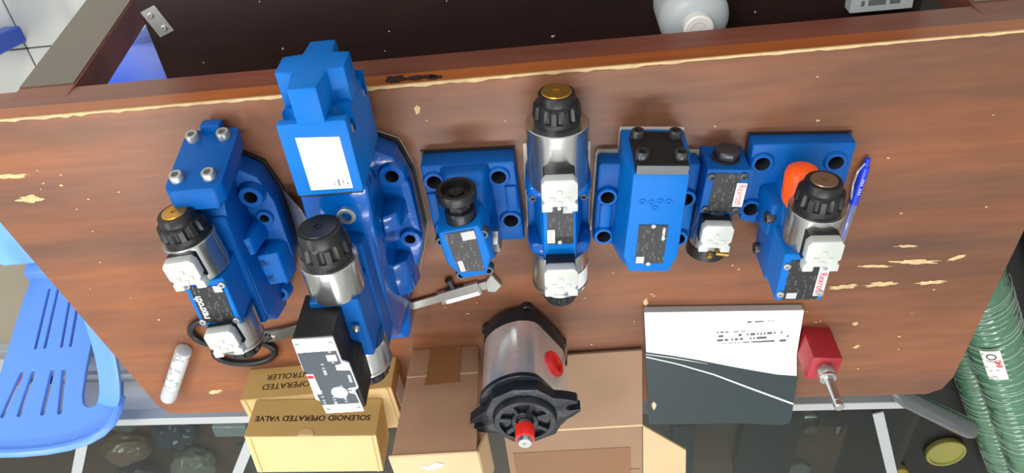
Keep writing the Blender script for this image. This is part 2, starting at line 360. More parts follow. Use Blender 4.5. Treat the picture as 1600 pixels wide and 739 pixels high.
# pulled-out dark tray below the top
b = B(); b.box(-.49, .556, .12, .80, -.212, -.20); TR = b.build('tray_board', TRAYW, TBL, .001, 1, TO)
b = B(); b.box(.525, .549, .385, .425, -.2, -.1985); b.build('bracket', BOLT, TR, off=TO, mtx=Matrix.Translation((.537, .405, 0)) @ Matrix.Rotation(.35, 4, 'Z') @ Matrix.Translation((-.537, -.405, 0)))
for (x, y) in ((.543, .396), (.531, .415)):
    screw(TR, (x, y, -.1985), (0, 0, 1), .004, .002, BOLT, TO, 'bracket_screw')
b = B()
for _ in range(28):
    x = random.uniform(-.3, .53); y = random.uniform(.34, .48); b.prism(blob(x, y, random.uniform(.0008, .003), random.uniform(.0006, .0015), 6, .4, random.uniform(0, 3)), -.1999, -.1994)
o = b.build('debris', mat('pale_dust', (190, 182, 172), .8), TR, off=TO); o['kind'] = 'stuff'
for x in (-.49, .50):
    b = B(); b.box(x, x+.015, .50, .80, -.212, -.031); b.build('tray_hanger', TRAYW, TBL, off=TO)

# ================================================================== V1 pilot operated valve (photographer's right)
O = (.413, .60, 0)
V1 = thing('pilot_operated_valve', 'blue pilot valve with brass-capped solenoid and two white connector blanks beside the scissors', 'hydraulic valve', O)
fl_pts = [(.462, .506), (.392, .502), (.370, .518), (.359, .556), (.359, .642), (.388, .712), (.405, .742), (.45, .746), (.470, .70), (.472, .55)]
def grow(pts, k):
    cx = sum(p[0] for p in pts)/len(pts); cy = sum(p[1] for p in pts)/len(pts)
    return [(p[0]+k*(1 if p[0] > cx else -1)*min(1, abs(p[0]-cx)/.03), p[1]+k*(1 if p[1] > cy else -1)*min(1, abs(p[1]-cy)/.03)) for p in pts]
b = B(); b.prism(grow(fl_pts, .0025), 0, .004); b.build('port_cover', GASKET, V1, off=O)
b = B(); b.prism(fl_pts, .004, .036)
b.build('flange', BLUE, V1, .003, 2, O, cut=[((x, y, .002), (0, 0, 1), r*.74, .05) for x, y, r in ((.382, .540, .0115), (.377, .577, .008), (.392, .70, .010))])
for (x, y, z, r) in ((.382, .540, .046, .0115), (.377, .577, .040, .008), (.448, .54, .046, .0115), (.392, .70, .044, .010)):
    b = B(); b.lathe((x, y, .03), (0, 0, 1), [(0, r*1.6), (z-.03-.002, r*1.35), (z-.03, r*1.25), (z-.03, r*.73), (z-.032, r*.73)], 28, cap=False); bo = b.build('bolt_boss', BLUE, V1, off=O)
    bore(bo, x, y, z, r*.72, O)
b = B(); b.lofty([([(.396, .03), (.392, .085), (.448, .085), (.456, .03)], .497), ([(.398, .03), (.394, .094), (.448, .094), (.456, .03)], .53), ([(.392, .03), (.394, .094), (.448, .094), (.456, .03)], .60), ([(.384, .03), (.392, .094), (.448, .094), (.456, .03)], .69), ([(.392, .03), (.398, .06), (.442, .06), (.45, .03)], .73)])
b.build('valve_body', BLUE, V1, .003, 2, O)
for (y0, y1, x0, zt) in ((.580, .606, .384, .074), (.618, .668, .364, .058)):
    b = B(); b.lofty([([(x0-.004, .033), (x0+.004, zt), (.402, zt+.006), (.402, .033)], y) for y in (y0, y1)]); b.build('port_boss', BLUEL, V1, .002, 2, O)
for ch, (x, y, z) in {'T': (.3945, .594, .0783), 'P': (.386, .630, .0626), 'X': (.386, .656, .0626)}.items():
    text('cast_letter', ch, .016, frame((x, y, z+.0012), (.0, -1, 0), (1, 0, .06)), mat('dark_cast_mark', (6, 42, 110), .5), V1, O)
b = B(); b.lofty([([(.380, .014), (.442, .014), (.444, .03), (.444, .108), (.436, .118), (.386, .118), (.378, .108), (.378, .03)], y) for y in (0, .024)])
sh = Matrix.Identity(4); sh[1][2] = .17; sh.translation = (0, .456, 0)
b.build('end_cover', BLUE, V1, .003, 2, O, mtx=sh)
b = B(); b.box(.386, .438, .480, .505, .02, .116); b.build('cover_neck', BLUE, V1, .002, 1, O)
b = B(); b.box(.399, .424, .450, .47, .006, .022); b.build('cover_lug', BLUE, V1, .003, 2, O)
for (x, z) in ((.393, .032), (.430, .032), (.3935, .099), (.4305, .099)):
    screw(V1, (x, .4565+.17*z, z), (0, -1, .17), .0078, .0095, BOLT, O)
# pilot stage
PR = Matrix.Identity(4)
b = B(); b.box(.395, .450, .53, .70, .088, .098); b.build('pilot_base', BLUE, V1, .002, 1, O)
b = B(); b.box(.4005, .4505, .582, .655, .096, .1455); b.build('pilot_body', BLUEL, V1, .0012, 1, O)
b = B(); b.prism([(.405, .592), (.444, .590), (.446, .648), (.407, .650)], .1455, .1464); b.build('nameplate', PLATE, V1, off=O)
for (x, y) in ((.4045, .590), (.4455, .588), (.405, .647), (.446, .646)): screw(V1, (x, y, .1455), (0, 0, 1), .0042, .003, BOLT, O)
text('brand_lettering', 'rexroth', .0135, frame((.4395, .623, .1468), (0, -1, 0), (1, 0, 0)), INKW, V1, O, width=.036, bold=.0003)
b = B(); b.prism(rect(.4115, .596, .005, .005), .1465, .1468); b.build('code_patch', GREYSQ, V1, off=O)
solenoid(V1, .4285, .122, .582, .533, .030, .0262, GOLD, .0150, O, .033, dx=.10)
solenoid(V1, .4235, .120, .655, .703, .029, .024, BLACKM, .010, O, .020)
plug(V1, .4315, .5585, .1545, O, .93, .02, .1); plug(V1, .4235, .6705, .152, O, .93, .02, .1)
# loose grey film sticking out of the port side
b = B(); rows = []
for i in range(9):
    t = i/8; y = .556+.10*t; w_ = .008+.030*math.sin(math.pi*min(1, t*1.2+.05))*(1-.4*t)
    rows.append([(.3565, y, .010), (.3565-w_*.5, y+.002, .014+.02*math.sin(t*3)), (.3565-w_, y+.004, .024+.022*math.sin(t*3))])
bm = b.bm; V = [[bm.verts.new(p) for p in r] for r in rows]
for a, c in zip(V, V[1:]):
    for i in range(2): bm.faces.new((a[i], a[i+1], c[i+1], c[i]))
o = b.build('protective_film', mat('grey_film', (104, 110, 118), .25, .4, bump=.4, bscale=50), V1, off=O)
md = o.modifiers.new('s', 'SOLIDIFY'); md.thickness = .0006

# ================================================================== V2 large pilot operated valve
O = (.25, .63, 0)
V2 = thing('pilot_operated_valve', 'largest blue valve, white sticker on its tall end cover and black terminal box on top', 'hydraulic valve', O)
p2 = [(.305, .493), (.222, .491), (.200, .503), (.187, .545), (.185, .632), (.197, .668), (.212, .71), (.230, .755), (.240, .80), (.243, .822), (.300, .822), (.318, .76), (.318, .52)]
b = B(); b.prism(grow(p2, .003), 0, .005); b.build('port_cover', GASKET, V2, off=O)
b = B(); b.prism(grow(p2, .0034), .0012, .0026); b.build('port_cover_edge', PALE, V2, off=O)
b = B(); b.prism(p2[:5]+[(.197, .668), (.228, .70), (.31, .70), (.318, .66), (.318, .52)], .005, .040); b.build('flange', BLUEG, V2, .004, 2, O, cut=[((x, y, .003), (0, 0, 1), r*.74, .05) for x, y, r in ((.205, .526, .0115), (.200, .622, .0095))])
b = B(); b.prism([(.215, .66), (.225, .74), (.232, .795), (.238, .812), (.292, .812), (.305, .75), (.305, .66)], .005, .030); b.build('foot', BLUEG, V2, .004, 2, O)
for (x, y, z, r) in ((.205, .526, .046, .0115), (.200, .622, .046, .0095), (.302, .524, .046, .0115)):
    b = B(); b.lathe((x, y, .034), (0, 0, 1), [(0, r*1.6), (z-.034-.002, r*1.4), (z-.034, r*1.3), (z-.034, r*.73), (z-.036, r*.73)], 28, cap=False); bo = b.build('bolt_boss', BLUEG, V2, off=O)
    bore(bo, x, y, z, r*.72, O, .006)
b = B(); b.lofty([([(.224, .03), (.213, .126), (.290, .126), (.292, .03)], .483), ([(.224, .03), (.216, .126), (.292, .126), (.292, .03)], .53),
                  ([(.218, .03), (.224, .118), (.292, .118), (.305, .03)], .56), ([(.218, .02), (.232, .105), (.285, .105), (.30, .02)], .72), ([(.232, .02), (.240, .06), (.285, .06), (.295, .02)], .775)])
b.build('valve_body', BLUEG, V2, .005, 3, O)
# long ribs and cast bosses down the visible flank
b = B(); b.poly([[(.214, y0_, z0_-.02), (.226, y0_, z0_-.02), (.230, y0_, z0_), (.218, y0_, z0_)] if k == 0 else [(.236, y0_, z0_-.02), (.248, y0_, z0_-.02), (.250, y0_, z0_), (.240, y0_, z0_)] for k, (y0_, z0_) in enumerate(((.535, .124), (.755, .060)))]); b.build('cast_rib', BLUEG, V2, .003, 2, O)
for (x0, x1, y0, y1, zt) in ((.194, .222, .562, .588, .070), (.200, .226, .645, .70, .060)):
    b = B(); b.lofty([([(x0, .03), (x0+.008, zt), (x1, zt+.008), (x1, .03)], y) for y in (y0, y1)]); b.build('cast_boss', BLUEG, V2, .004, 2, O)
b = B(); b.lathe((.2445, .520, .120), (0, 0, 1), [(0, .0105), (.0085, .0105), (.0095, .0095), (.0095, .0062), (.004, .006), (.004, 0)], 24); b.build('port_plug', BOLT, V2, off=O)
# end cover with recessed corner bolts
cr = [(.2345, .030), (.2635, .030), (.2655, .060), (.2865, .063), (.2865, .100), (.2685, .102), (.2645, .140), (.2345, .140), (.2315, .102), (.2135, .100), (.2135, .063), (.2325, .060)]
b = B(); b.prism(cr, .354, .396, 'y'); b.build('end_cover_cross', BLUEL, V2, .003, 2, O)
b = B(); b.box(.2135, .2865, .392, .481, .028, .1405)
b.build('end_cover', BLUEL, V2, .0035, 2, O, cut=[((x, .385, z), (0, 1, 0), .0120, .034) for x in (.2225, .2775) for z in (.044, .120)])
for x in (.2225, .2775):
    for z in (.044, .120): screw(V2, (x, .417, z), (0, -1, 0), .0085, .006, BOLT, O)
b = B(); b.prism([(.2695, .408), (.2245, .411), (.2245, .474), (.2695, .473)], .1405, .1409); stk = b.build('sticker', WHITE, V2, off=O)
b = B(); b.prism(rect(.235, .464, .0095, .008), .1409, .1411); b.build('sticker_print', STICK, stk, off=O)
b = B(); b.box(.216, .284, .4805, .4835, .03, .137); b.build('gasket', BLACKM, V2, off=O)
# pilot stage
b = B(); b.lofty([([(.232, .10), (.232, .142), (.292, .142), (.292, .10)], y) for y in (.55, .715)]); b.build('pilot_base', BLUE, V2, .002, 1, O)
b = B(); b.box(.2345, .290, .585, .672, .140, .195); b.build('pilot_body', BLUE, V2, .0015, 1, O)
solenoid(V2, .2625, .170, .587, .541, .0315, .027, BLACK, .0205, O, .040, tp=.92)
solenoid(V2, .2545, .166, .672, .712, .0285, .024, BLACKM, .010, O, .022)
tbx = (.2535, .3005, .592, .712)
b = B(); b.prism([(tbx[1], tbx[2]), (tbx[0]+.002, tbx[2]), (tbx[0]+.002, tbx[2]+.052), (tbx[0]-.008, tbx[2]+.058), (tbx[0]-.008, tbx[3]-.004), (tbx[1]-.006, tbx[3])], .172, .2405)
bx = b.build('terminal_box', BLACKM, V2, .001, 1, O)
lid = [(.3005, .592), (.2555, .592), (.2545, .628), (.2475, .632), (.2455, .672), (.2505, .676), (.2475, .712), (.2925, .712), (.2945, .690), (.2985, .687), (.2985, .664), (.2985, .642), (.3005, .638)]
b = B(); b.prism(lid, .2405, .2435); b.build('box_lid', ALU, bx, .0006, 1, O)
b = B(); b.prism([(.2995, .6115), (.2565, .6115), (.2555, .632), (.263, .634), (.263, .642), (.2485, .643), (.2470, .670), (.258, .672), (.258, .680), (.2515, .682), (.250, .697), (.2935, .697), (.2975, .645), (.2995, .637)], .2435, .2438)
b.build('lid_label', PLATE2, bx, off=O)
b = B(); b.prism([(.2985, .645), (.2905, .645), (.2885, .678), (.2965, .678)], .2438, .2441); b.build('lid_sticker', WHITE, bx, off=O)
b = B(); b.prism([(.2983, .647), (.2912, .647), (.2905, .652), (.2978, .652)], .2441, .2443); b.build('red_mark', INKR, bx, off=O)
b = B(); b.prism([(.2735, .670), (.2675, .670), (.2675, .677), (.2735, .677)], .2442, .2446); b.build('red_mark', INKR, bx, off=O)
b = B(); b.lathe((.268, .6765, .2438), (0, 0, 1), [(0, .0095), (.001, .0095), (.0015, .0085), (.001, .006), (.001, 0)], 24); b.build('lens', ALU, bx, off=O)
b = B(); b.prism(rect(.264, .622, .0055, .005), .2438, .244); b.build('code_patch', GREYSQ, bx, off=O)
for (x, y) in ((.2965, .600), (.2605, .600), (.289, .7055), (.253, .7055), (.256, .6765)):
    b = B(); b.lathe((x, y, .2435), (0, 0, 1), [(0, .0025), (.0014, .0022), (.0018, .001), (.0018, 0)], 14); b.build('rivet', BOLT, bx, off=O)
b = B(); b.lathe((.2468, .622, .200), (-1, 0, .3), [(0, .0045), (.004, .0045), (.006, .003), (.006, 0)], 16); b.build('side_screw', STEEL, bx, off=O)
# printed plate low on the far flank
b = B(); b.box(.3185, .3205, .60, .68, .012, .05); b.build('side_plate', PLATE, V2, off=O)

# ================================================================== V3 pressure valve with adjusting knob
O = (.115, .585, 0); A3 = .0
V3 = thing('pressure_valve', 'blue square-flanged valve with black round adjusting knob above the caliper', 'hydraulic valve', O)
b = B(); b.prism([(.174, .5205), (.058, .5245), (.055, .649), (.172, .646)], 0, .003); b.build('port_cover', GASKET, V3, off=O)
holes3 = [(.158, .5455), (.0795, .5455), (.0715, .612), (.155, .618)]
b = B(); b.prism([(.172, .5225), (.059, .5265), (.057, .646), (.170, .643)], .003, .033)
b.build('flange', BLUE, V3, .003, 2, O, cut=[((x, y, .001), (0, 0, 1), .0092, .05) for x, y in holes3])
for (x, y) in holes3:
    b = B(); b.lathe((x, y, .031), (0, 0, 1), [(0, .0145), (.0045, .0135), (.0055, .0125), (.0055, .0092), (.003, .0092)], 28, cap=False); bo = b.build('bolt_boss', BLUE, V3, off=O)
    bore(bo, x, y, .0365, .0091, O)
b = B(); b.lofty([([(.088, .03), (.096, .050), (.142, .050), (.150, .03)], .526), ([(.088, .03), (.098, .062), (.140, .062), (.150, .03)], .56), ([(.085, .03), (.093, .07), (.146, .07), (.152, .03)], .645)])
b.build('valve_body', BLUE, V3, .004, 2, O)
for (x0, x1, y0, y1) in ((.060, .074, .560, .598), (.158, .170, .562, .604)):
    b = B(); b.box(x0, x1, y0, y1, .03, .0365); b.build('cast_pad', BLUE, V3, .002, 2, O)
M3 = Matrix.Translation((.122, .602, 0)) @ Matrix.Rotation(.13, 4, 'Z')
pil = [(-.026, -.038), (.026, -.038), (.029, -.02), (.029, .012), (.016, .038), (-.016, .038), (-.029, .012), (-.029, -.02)]
b = B(); b.loft([(pil, .045), (pil, .098), ([(x*.9, y*.97) for x, y in pil], .107)]); b.build('pilot_body', BLUEL, V3, .002, 2, O, mtx=M3)
lab3 = [(-.018, -.034), (.018, -.034), (.016, .026), (-.014, .030)]
nameplate(V3, lab3, .107, O, mtx=M3)
b = B(); b.prism(rect(-.009, -.026, .008, .006), .1078, .1081); b.build('code_patch', GREYSQ, V3, off=O, mtx=M3)
b = B(); b.prism(rect(.011, .017, .0028, .008), .1078, .1081); b.build('brand_sticker', WHITE, V3, off=O, mtx=M3)
text('brand_lettering', 'Rexroth', .004, M3 @ frame((.011, .017, .1083), (0, 1, 0), (-1, 0, 0)), INKR, V3, O, width=.014)
for (x, y, z) in ((.0255, -.022, .097), (-.0255, -.022, .097), (.016, .033, .097), (-.018, .033, .097)):
    p = M3 @ Vector((x, y, z)); screw(V3, p, (0, 0, 1), .0068, .009, DARKB, O)
b = B(); b.lathe((.1245, .5685, .085), (0, -1, 0), [(0, .0185), (.016, .0185), (.018, .0175), (.018, .0095), (.022, .009), (.034, .009)], 32); b.build('locknut', CAST, V3, off=O)
b = B(); b.hexp((.1250, .551, .085), (0, -1, 0), .0135, .007); b.build('hex_nut', DARKB, V3, off=O)
b = B(); b.lathe((.1255, .540, .085), (0, -1, 0), [(0, .010), (.002, .020), (.005, .0232), (.015, .0236), (.017, .0225), (.017, .0175), (.009, .0165), (.009, .0085), (.013, .008), (.013, 0)], 40); kn = b.build('adjusting_knob', BLACK, V3, off=O)
b = B(); b.box(.117, .134, .5265, .5275, .0843, .0857); b.build('screw_slot', HOLE, kn, off=O)
b = B(); b.hexp((.0905, .608, .076), (-1, 0, .1), .0155, .007); b.build('side_plug', STEEL, V3, off=O)
b = B(); b.lathe((.100, .608, .075), (-1, 0, .1), [(0, .019), (.008, .019), (.0095, .018)], 28); b.build('plug_seat', BLUE, V3, off=O)

# ================================================================== V4 double solenoid valve
O = (0, 0, 0)
V4 = thing('solenoid_valve', 'tall double solenoid valve with brass end cap in the middle of the row', 'hydraulic valve', (.0105, .59, 0), -.05)
b = B(); b.box(-.0408, .0408, -.066, .060, 0, .003); b.build('port_cover', PALE, V4)
b = B(); b.box(-.0385, .0385, -.042, .060, .003, .022); b.build('valve_body', BLUE, V4, .003, 2)
for (y0, y1) in ((-.043, -.026), (.044, .062)):
    b = B(); b.prism([(-.039, .003), (.039, .003), (.0395, .045), (.036, .058), (.022, .064), (-.022, .064), (-.036, .058), (-.0395, .045)], y0, y1, 'y'); b.build('end_flange', BLUEG, V4, .004, 3)
b = B(); b.loft([(rect(0, .009, .031, .045), .02), (rect(0, .009, .0235, .046), .050), (rect(0, .009, .0195, .048), .074)]); b.build('center_web', BLUEL, V4, .002, 2)
for s in (-1, 1):
    b = B(); b.tube([(s*.031, -.006, .02), (s*.031, -.006, .030)], .008, 16); b.build('bolt_boss', BLUE, V4)
    screw(V4, (s*.031, -.006, .03), (0, 0, 1), .005, .004, DARKB)
nameplate(V4, rect(-.001, .005, .0155, .029), .074, (0, 0, 0))
b = B(); b.prism(rect(-.010, -.017, .0055, .0045), .0748, .0751); b.build('code_patch', GREYSQ, V4)
b = B(); b.prism(rect(.0105, .022, .0045, .010), .0748, .0751); b.build('brand_sticker', WHITE, V4)
text('brand_lettering', 'Rexroth', .0065, frame((.0105, .022, .0753), (0, 1, 0), (-1, 0, 0)), INKR, V4, width=.017)
for y in (-.020, .031):
    b = B(); b.lathe((0, y, .0748), (0, 0, 1), [(0, .0024), (.0008, .0024), (.0012, .0015), (.0012, 0)], 12); b.build('rivet', WHITE, V4)
solenoid(V4, 0, .046, -.042, -.121, .0355, .0262, GOLD, .0172, (0, 0, 0), .037)
solenoid(V4, 0, .045, .060, .118, .035, .025, BLACKM, .012, (0, 0, 0), .030)
plug(V4, 0, -.0585, .0935, (0, 0, 0), 1.0, .022); plug(V4, 0, .0725, .0915, (0, 0, 0), 1.0, .022)
b = B(); b.lathe((0, .085, .045), (0, 1, 0), [(0, .0357), (.026, .0357)], 40)
bm = b.bm
for f_ in [f for f in bm.faces if not (f.calc_center_median().x < -.012 and f.calc_center_median().z > .04 and abs(f.normal.y) < .5)]: bm.faces.remove(f_)
b.build('coil_label', WHITE, V4)

# ================================================================== V5 valve with black square cover
O = (0, 0, 0)
V5 = thing('check_valve', 'blue wide-flanged valve with black square cover plate held by four bolts', 'hydraulic valve', (-.0985, .600, 0), -.10)
holes5 = [(.0495, -.007), (-.0465, -.005), (.0500, .054), (-.0445, .057)]
fp = [(-.060, -.053), (.061, -.053), (.063, -.048), (.063, .066), (.040, .072), (-.040, .072), (-.060, .066)]
b = B(); b.prism(grow(fp, .0016), 0, .003); b.build('port_cover', PALE, V5)
b = B(); b.box(-.0388, .0378, -.0862, -.05, 0, .003); b.build('port_cover', PALE, V5)
b = B(); b.prism(fp, .003, .030); b.build('flange', BLUE, V5, .004, 2, cut=[((x, y, .001), (0, 0, 1), .0088, .05) for x, y in holes5])
for (x, y) in holes5:
    b = B(); b.lathe((x, y, .029), (0, 0, 1), [(0, .0135), (.006, .0125), (.007, .0115), (.007, .0087), (.004, .0087)], 28, cap=False); bo = b.build('bolt_boss', BLUEL, V5)
    bore(bo, x, y, .036, .0086)
for s in (-1, 1):
    b = B(); b.box(s*.050-.007, s*.050+.007, .006, .042, .029, .0335); b.build('cast_pad', BLUEL, V5, .002, 2)
lo = [(-.0385, -.085), (.0375, -.085), (.0375, .03), (.042, .048), (.028, .078), (-.028, .078), (-.042, .048), (-.0385, .03)]
hi = [(-.0315, -.083), (.0315, -.083), (.0315, -.03), (.0325, .035), (.0245, .060), (-.0245, .060), (-.0325, .035), (-.0315, -.03)]
b = B(); b.loft([(lo, .003), (lo, .055), (hi, .088), (hi, .0965)]); b.build('valve_body', BLUEL, V5, .0025, 2)
b = B(); b.box(-.0290, .0290, -.0955, -.084, .026, .0985); b.build('cover_plate', BLACKM, V5, .001, 1)
b = B(); b.box(-.0285, .0285, -.0950, -.0838, .0985, .0990); b.build('cover_plate_edge', mat('bare_machined_edge', (92, 96, 100), .35, .6), V5)
for x in (-.0215, .0215):
    for z in (.038, .083): screw(V5, (x, -.0955, z), (0, -1, 0), .0078, .009, DARKB)
nameplate(V5, [(-.0155, -.012), (.0185, -.012), (.0180, .046), (-.0155, .046)], .0965, (0, 0, 0))
b = B(); b.prism(rect(.0125, .0405, .0048, .005), .0973, .0976); b.build('code_patch', GREYSQ, V5)
text('brand_lettering', 'rexroth', .0060, frame((-.0118, .001, .0976), (0, 1, 0), (-1, 0, 0)), INKW, V5, width=.018, bold=.0002)
for p in ((.0015, -.0105), (.002, .0465)):
    b = B(); b.lathe((*p, .0973), (0, 0, 1), [(0, .0024), (.0008, .0024), (.0012, .0015), (.0012, 0)], 12); b.build('rivet', WHITE, V5)
for i, ch in enumerate(('A', 'B')):
    pass
b = B()
for (x, y) in ((-.012, -.045), (-.002, -.046), (.008, -.044), (.018, -.045), (.003, -.036)):
    b.lathe((x, y, .0962), (0, 0, 1), [(0, .0042), (.0014, .0036), (.0014, .002), (.0004, .0018)], 14)
b.build('cast_marking', BLUEL, V5)
b = B(); b.lathe((.002, .076, .030), (0, 1, 0), [(0, .012), (.008, .012), (.010, .010), (.010, 0)], 20); b.build('end_plug', DARKB, V5)

# ================================================================== V6 small solenoid valve with hex plug
V6 = thing('solenoid_valve', 'small blue solenoid valve with dark hex plug and one white connector blank', 'hydraulic valve', (-.1875, .5815, 0), -.125)
b = B(); b.box(-.0255, .0255, -.032, .032, 0, .052); b.build('valve_body', BLUE, V6, .001, 1)
nameplate(V6, rect(.0005, .001, .0155, .0285), .052, (0, 0, 0))
b = B(); b.prism(rect(-.0185, .003, .0060, .0170), .0524, .0530); b.build('brand_sticker', WHITE, V6)
text('brand_lettering', 'Rexroth', .0130, frame((-.0185, .003, .0533), (0, 1, 0), (-1, 0, 0)), INKR, V6, width=.029)
for (x, y) in ((-.0185, -.024), (.019, -.022), (-.0185, .0255), (.0185, .0255)): screw(V6, (x, y, .052), (0, 0, 1), .0048, .0025, DARKB)
b = B(); b.lathe((0, -.032, .026), (0, -1, 0), [(0, .017), (.002, .017)], 24); hx = b.build('plug_washer', DARKB, V6)
b = B(); b.hexp((-.001, -.034, .026), (0, -1, 0), .0158, .011); b.build('hex_plug', DARKB, V6, .0006, 1)
b = B(); b.lathe((0, .032, .027), (0, 1, 0), [(0, .0245), (.060, .0245), (.062, .0238), (.062, .01)], 40); b.build('solenoid_coil', STEEL, V6)
b = B(); b.lathe((0, .093, .027), (0, 1, 0), [(0, .0252), (.016, .0252), (.018, .022), (.018, 0)], 36); b.build('coil_nut', BLACK, V6)
plug(V6, .004, .0545, .063, (0, 0, 0), .93, .02)
b = B(); b.lathe((-.006, .092, .054), (-1, .1, 0), [(t*.0009, .0032 if t % 2 else .0026) for t in range(18)], 14); b.build('brass_screw', GOLD, V6)
b = B(); b.hexp((.004, .096, .052), (-.9, .2, 0), .0045, .006); b.build('screw_head', GOLD, V6)

# ================================================================== V7 solenoid relief valve on square flange
O = (0, 0, 0)
V7 = thing('solenoid_relief_valve', 'blue square-flanged solenoid valve with white connector blank beside the blue pen', 'hydraulic valve', (-.279, .60, 0), -.075)
holes7 = [(.0465, -.036), (-.0405, -.036), (.0500, .031), (-.042, .034)]
b = B(); b.prism([(-.062, -.063), (.062, -.063), (.062, .052), (.045, .058), (-.062, .058)], 0, .003); b.build('port_cover', GASKET, V7)
b = B(); b.prism([(-.0605, -.0615), (.0605, -.0615), (.0605, .050), (.043, .055), (-.0605, .055)], .003, .026); b.build('flange', BLUE, V7, .0025, 2, cut=[((x, y, .001), (0, 0, 1), .0092, .05) for x, y in holes7])
for (x, y) in holes7:
    b = B(); b.lathe((x, y, .0245), (0, 0, 1), [(0, .0145), (.0045, .0135), (.0055, .0125), (.0055, .0092), (.003, .0092)], 28, cap=False); bo = b.build('bolt_boss', BLUE, V7)
    bore(bo, x, y, .030, .0091)
b = B(); b.loft([([(-.020, -.02), (.024, -.02), (.036, .03), (.033, .105), (-.022, .105), (-.03, .03)], .02), ([(-.020, .0), (.024, .0), (.034, .03), (.033, .105), (-.022, .105), (-.027, .03)], .06), ([(-.018, .02), (.026, .02), (.033, .04), (.033, .105), (-.022, .105), (-.024, .04)], .078)])
b.build('valve_body', BLUE, V7, .003, 2)
b = B(); b.loft([([(.022, -.008), (.045, -.005), (.041, .055), (.022, .06)], .02), ([(.022, .0), (.036, .004), (.036, .048), (.022, .05)], .062)]); b.build('cast_web', BLUE, V7, .004, 2)
for (y, z) in ((.022, .058), (.084, .040)):
    b = B(); b.lathe((.030, y, z), (1, 0, .1), [(0, .0075), (.009, .0075), (.0105, .0065), (.0105, .004), (.005, .0035), (.005, 0)], 20); b.build('side_screw', DARKB, V7)
b = B(); b.box(-.022, .0335, .022, .094, .076, .128); b.build('pilot_body', BLUEL, V7, .0012, 1)
nameplate(V7, rect(.0045, .062, .0205, .0305), .128, (0, 0, 0))
b = B(); b.prism(rect(-.0155, .064, .0060, .0225), .1284, .1290); b.build('brand_sticker', mat('grey_plate_strip', (196, 198, 200), .4), V7)
text('brand_lettering', 'Rexroth', .0130, frame((-.0155, .067, .1293), (0, 1, 0), (-1, 0, 0)), INKR, V7, width=.032)
b = B(); b.prism(rect(.0155, .086, .006, .0045), .1288, .1291); b.build('code_patch', GREYSQ, V7)
for (x, y) in ((.0285, .040), (-.017, .042), (.029, .083), (-.0175, .082)): screw(V7, (x, y, .128), (0, 0, 1), .0042, .0028, BOLT)
solenoid(V7, .0, .103, .024, -.026, .031, .0262, BRONZE, .0150, (0, 0, 0), .036)
plug(V7, .0005, .0075, .1405, (0, 0, 0), .98, .02)
# orange cap lying against the coil
OC = tag(B().lathe((-.2725, .548, .0485), (.02, 1, 0), [(0, .006), (.0015, .0125), (.005, .0175), (.011, .0195), (.050, .0195), (.051, .018), (.051, 0)], 36).build('protective_cap', ORANGE, None, off=(-.272, .57, .029)), 'bright orange round plastic cap lying on the flange behind a solenoid', 'cap'); OC.location = (-.2755, .5745, .0325)

# ================================================================== gear pump
PU = thing('gear_pump', 'silver and black gear pump standing shaft up on the table', 'pump', (.0757, .8465, 0), math.radians(30))
ov = [(-.045, -.028), (-.040, -.042), (-.028, -.052), (-.010, -.0575), (.010, -.0575), (.028, -.052), (.040, -.042), (.045, -.028), (.045, .028), (.040, .042), (.028, .052), (.010, .0575), (-.010, .0575), (-.028, .052), (-.040, .042), (-.045, .028)]
b = B(); b.prism([(x*1.04, y*1.03) for x, y in ov], .004, .034); b.build('rear_cover', CAST, PU, .004, 2)
for (x, y) in ((-.034, -.042), (.034, -.042), (-.034, .042), (.034, .042)):
    b = B(); b.cyl((x, y, 0), (x, y, .012), .0095, n=20); b.build('cover_bolt', CAST, PU, .001, 1)
def resample(pts, n):
    out = []; P = [Vector(p) for p in pts]; N = len(P)
    for i in range(N):
        for k in range(n):
            t = k/n; a, b_, c, d = P[i-1], P[i], P[(i+1) % N], P[(i+2) % N]
            out.append(.5*((2*b_)+(c-a)*t+(2*a-5*b_+4*c-d)*t*t+(3*b_-a-3*c+d)*t**3))
    return [(v.x, v.y) for v in out]
so = [q for q in resample(ov, 4)]
so = [(max(-.045, min(.045, x)), y) for x, y in so]
b = B(); b.prism(so, .034, .131); b.build('pump_body', ALU, PU, 0, sharp=30)
b = B(); b.lathe((-.0448, .004, .082), (-1, 0, 0), [(0, .0185), (.004, .0185), (.0055, .017), (.0055, .0125), (.0015, .0118), (.0015, 0)], 36); b.build('port_plug', RED, PU, sharp=25)
b = B(); b.prism([(x*1.05, y*1.05) for x, y in so], .131, .139); b.build('front_cover', CAST, PU, .001, 1)
ea = math.radians(-19); ear = []
half = [(.030, -.046), (.046, -.024), (.062, -.017), (.073, -.010), (.074, -.0055), (.060, -.0055), (.0555, 0), (.060, .0055), (.074, .0055), (.073, .010), (.062, .017), (.046, .024), (.030, .046)]
for (x, y) in [(0, -.054)]+half+[(0, .054)]+[(-x, -y) for x, y in half]:
    ear.append((x*math.cos(ea)-y*math.sin(ea), x*math.sin(ea)+y*math.cos(ea)))
b = B(); b.prism(ear, .138, .154); b.build('mounting_flange', CAST, PU, .0012, 2)
b = B(); b.lathe((0, 0, .152), (0, 0, 1), [(0, .043), (.004, .042), (.010, .041), (.012, .0395), (.012, .0335), (.005, .033), (.005, .0)], 48); b.build('pilot_ring', CAST, PU)
b = B(); b.lathe((0, 0, .155), (0, 0, 1), [(0, .0185), (.008, .018), (.009, .017), (.009, .0115), (.002, .011), (.002, 0)], 36); b.build('shaft_hub', CAST, PU)
for i in range(7):
    a = i*2*math.pi/7+.2; mm = Matrix.Rotation(a, 4, 'Z')
    b = B(); b.box(.017, .0345, -.0035, .0035, .156, .163); b.build('spoke', CAST, PU, .0012, 1, mtx=mm)
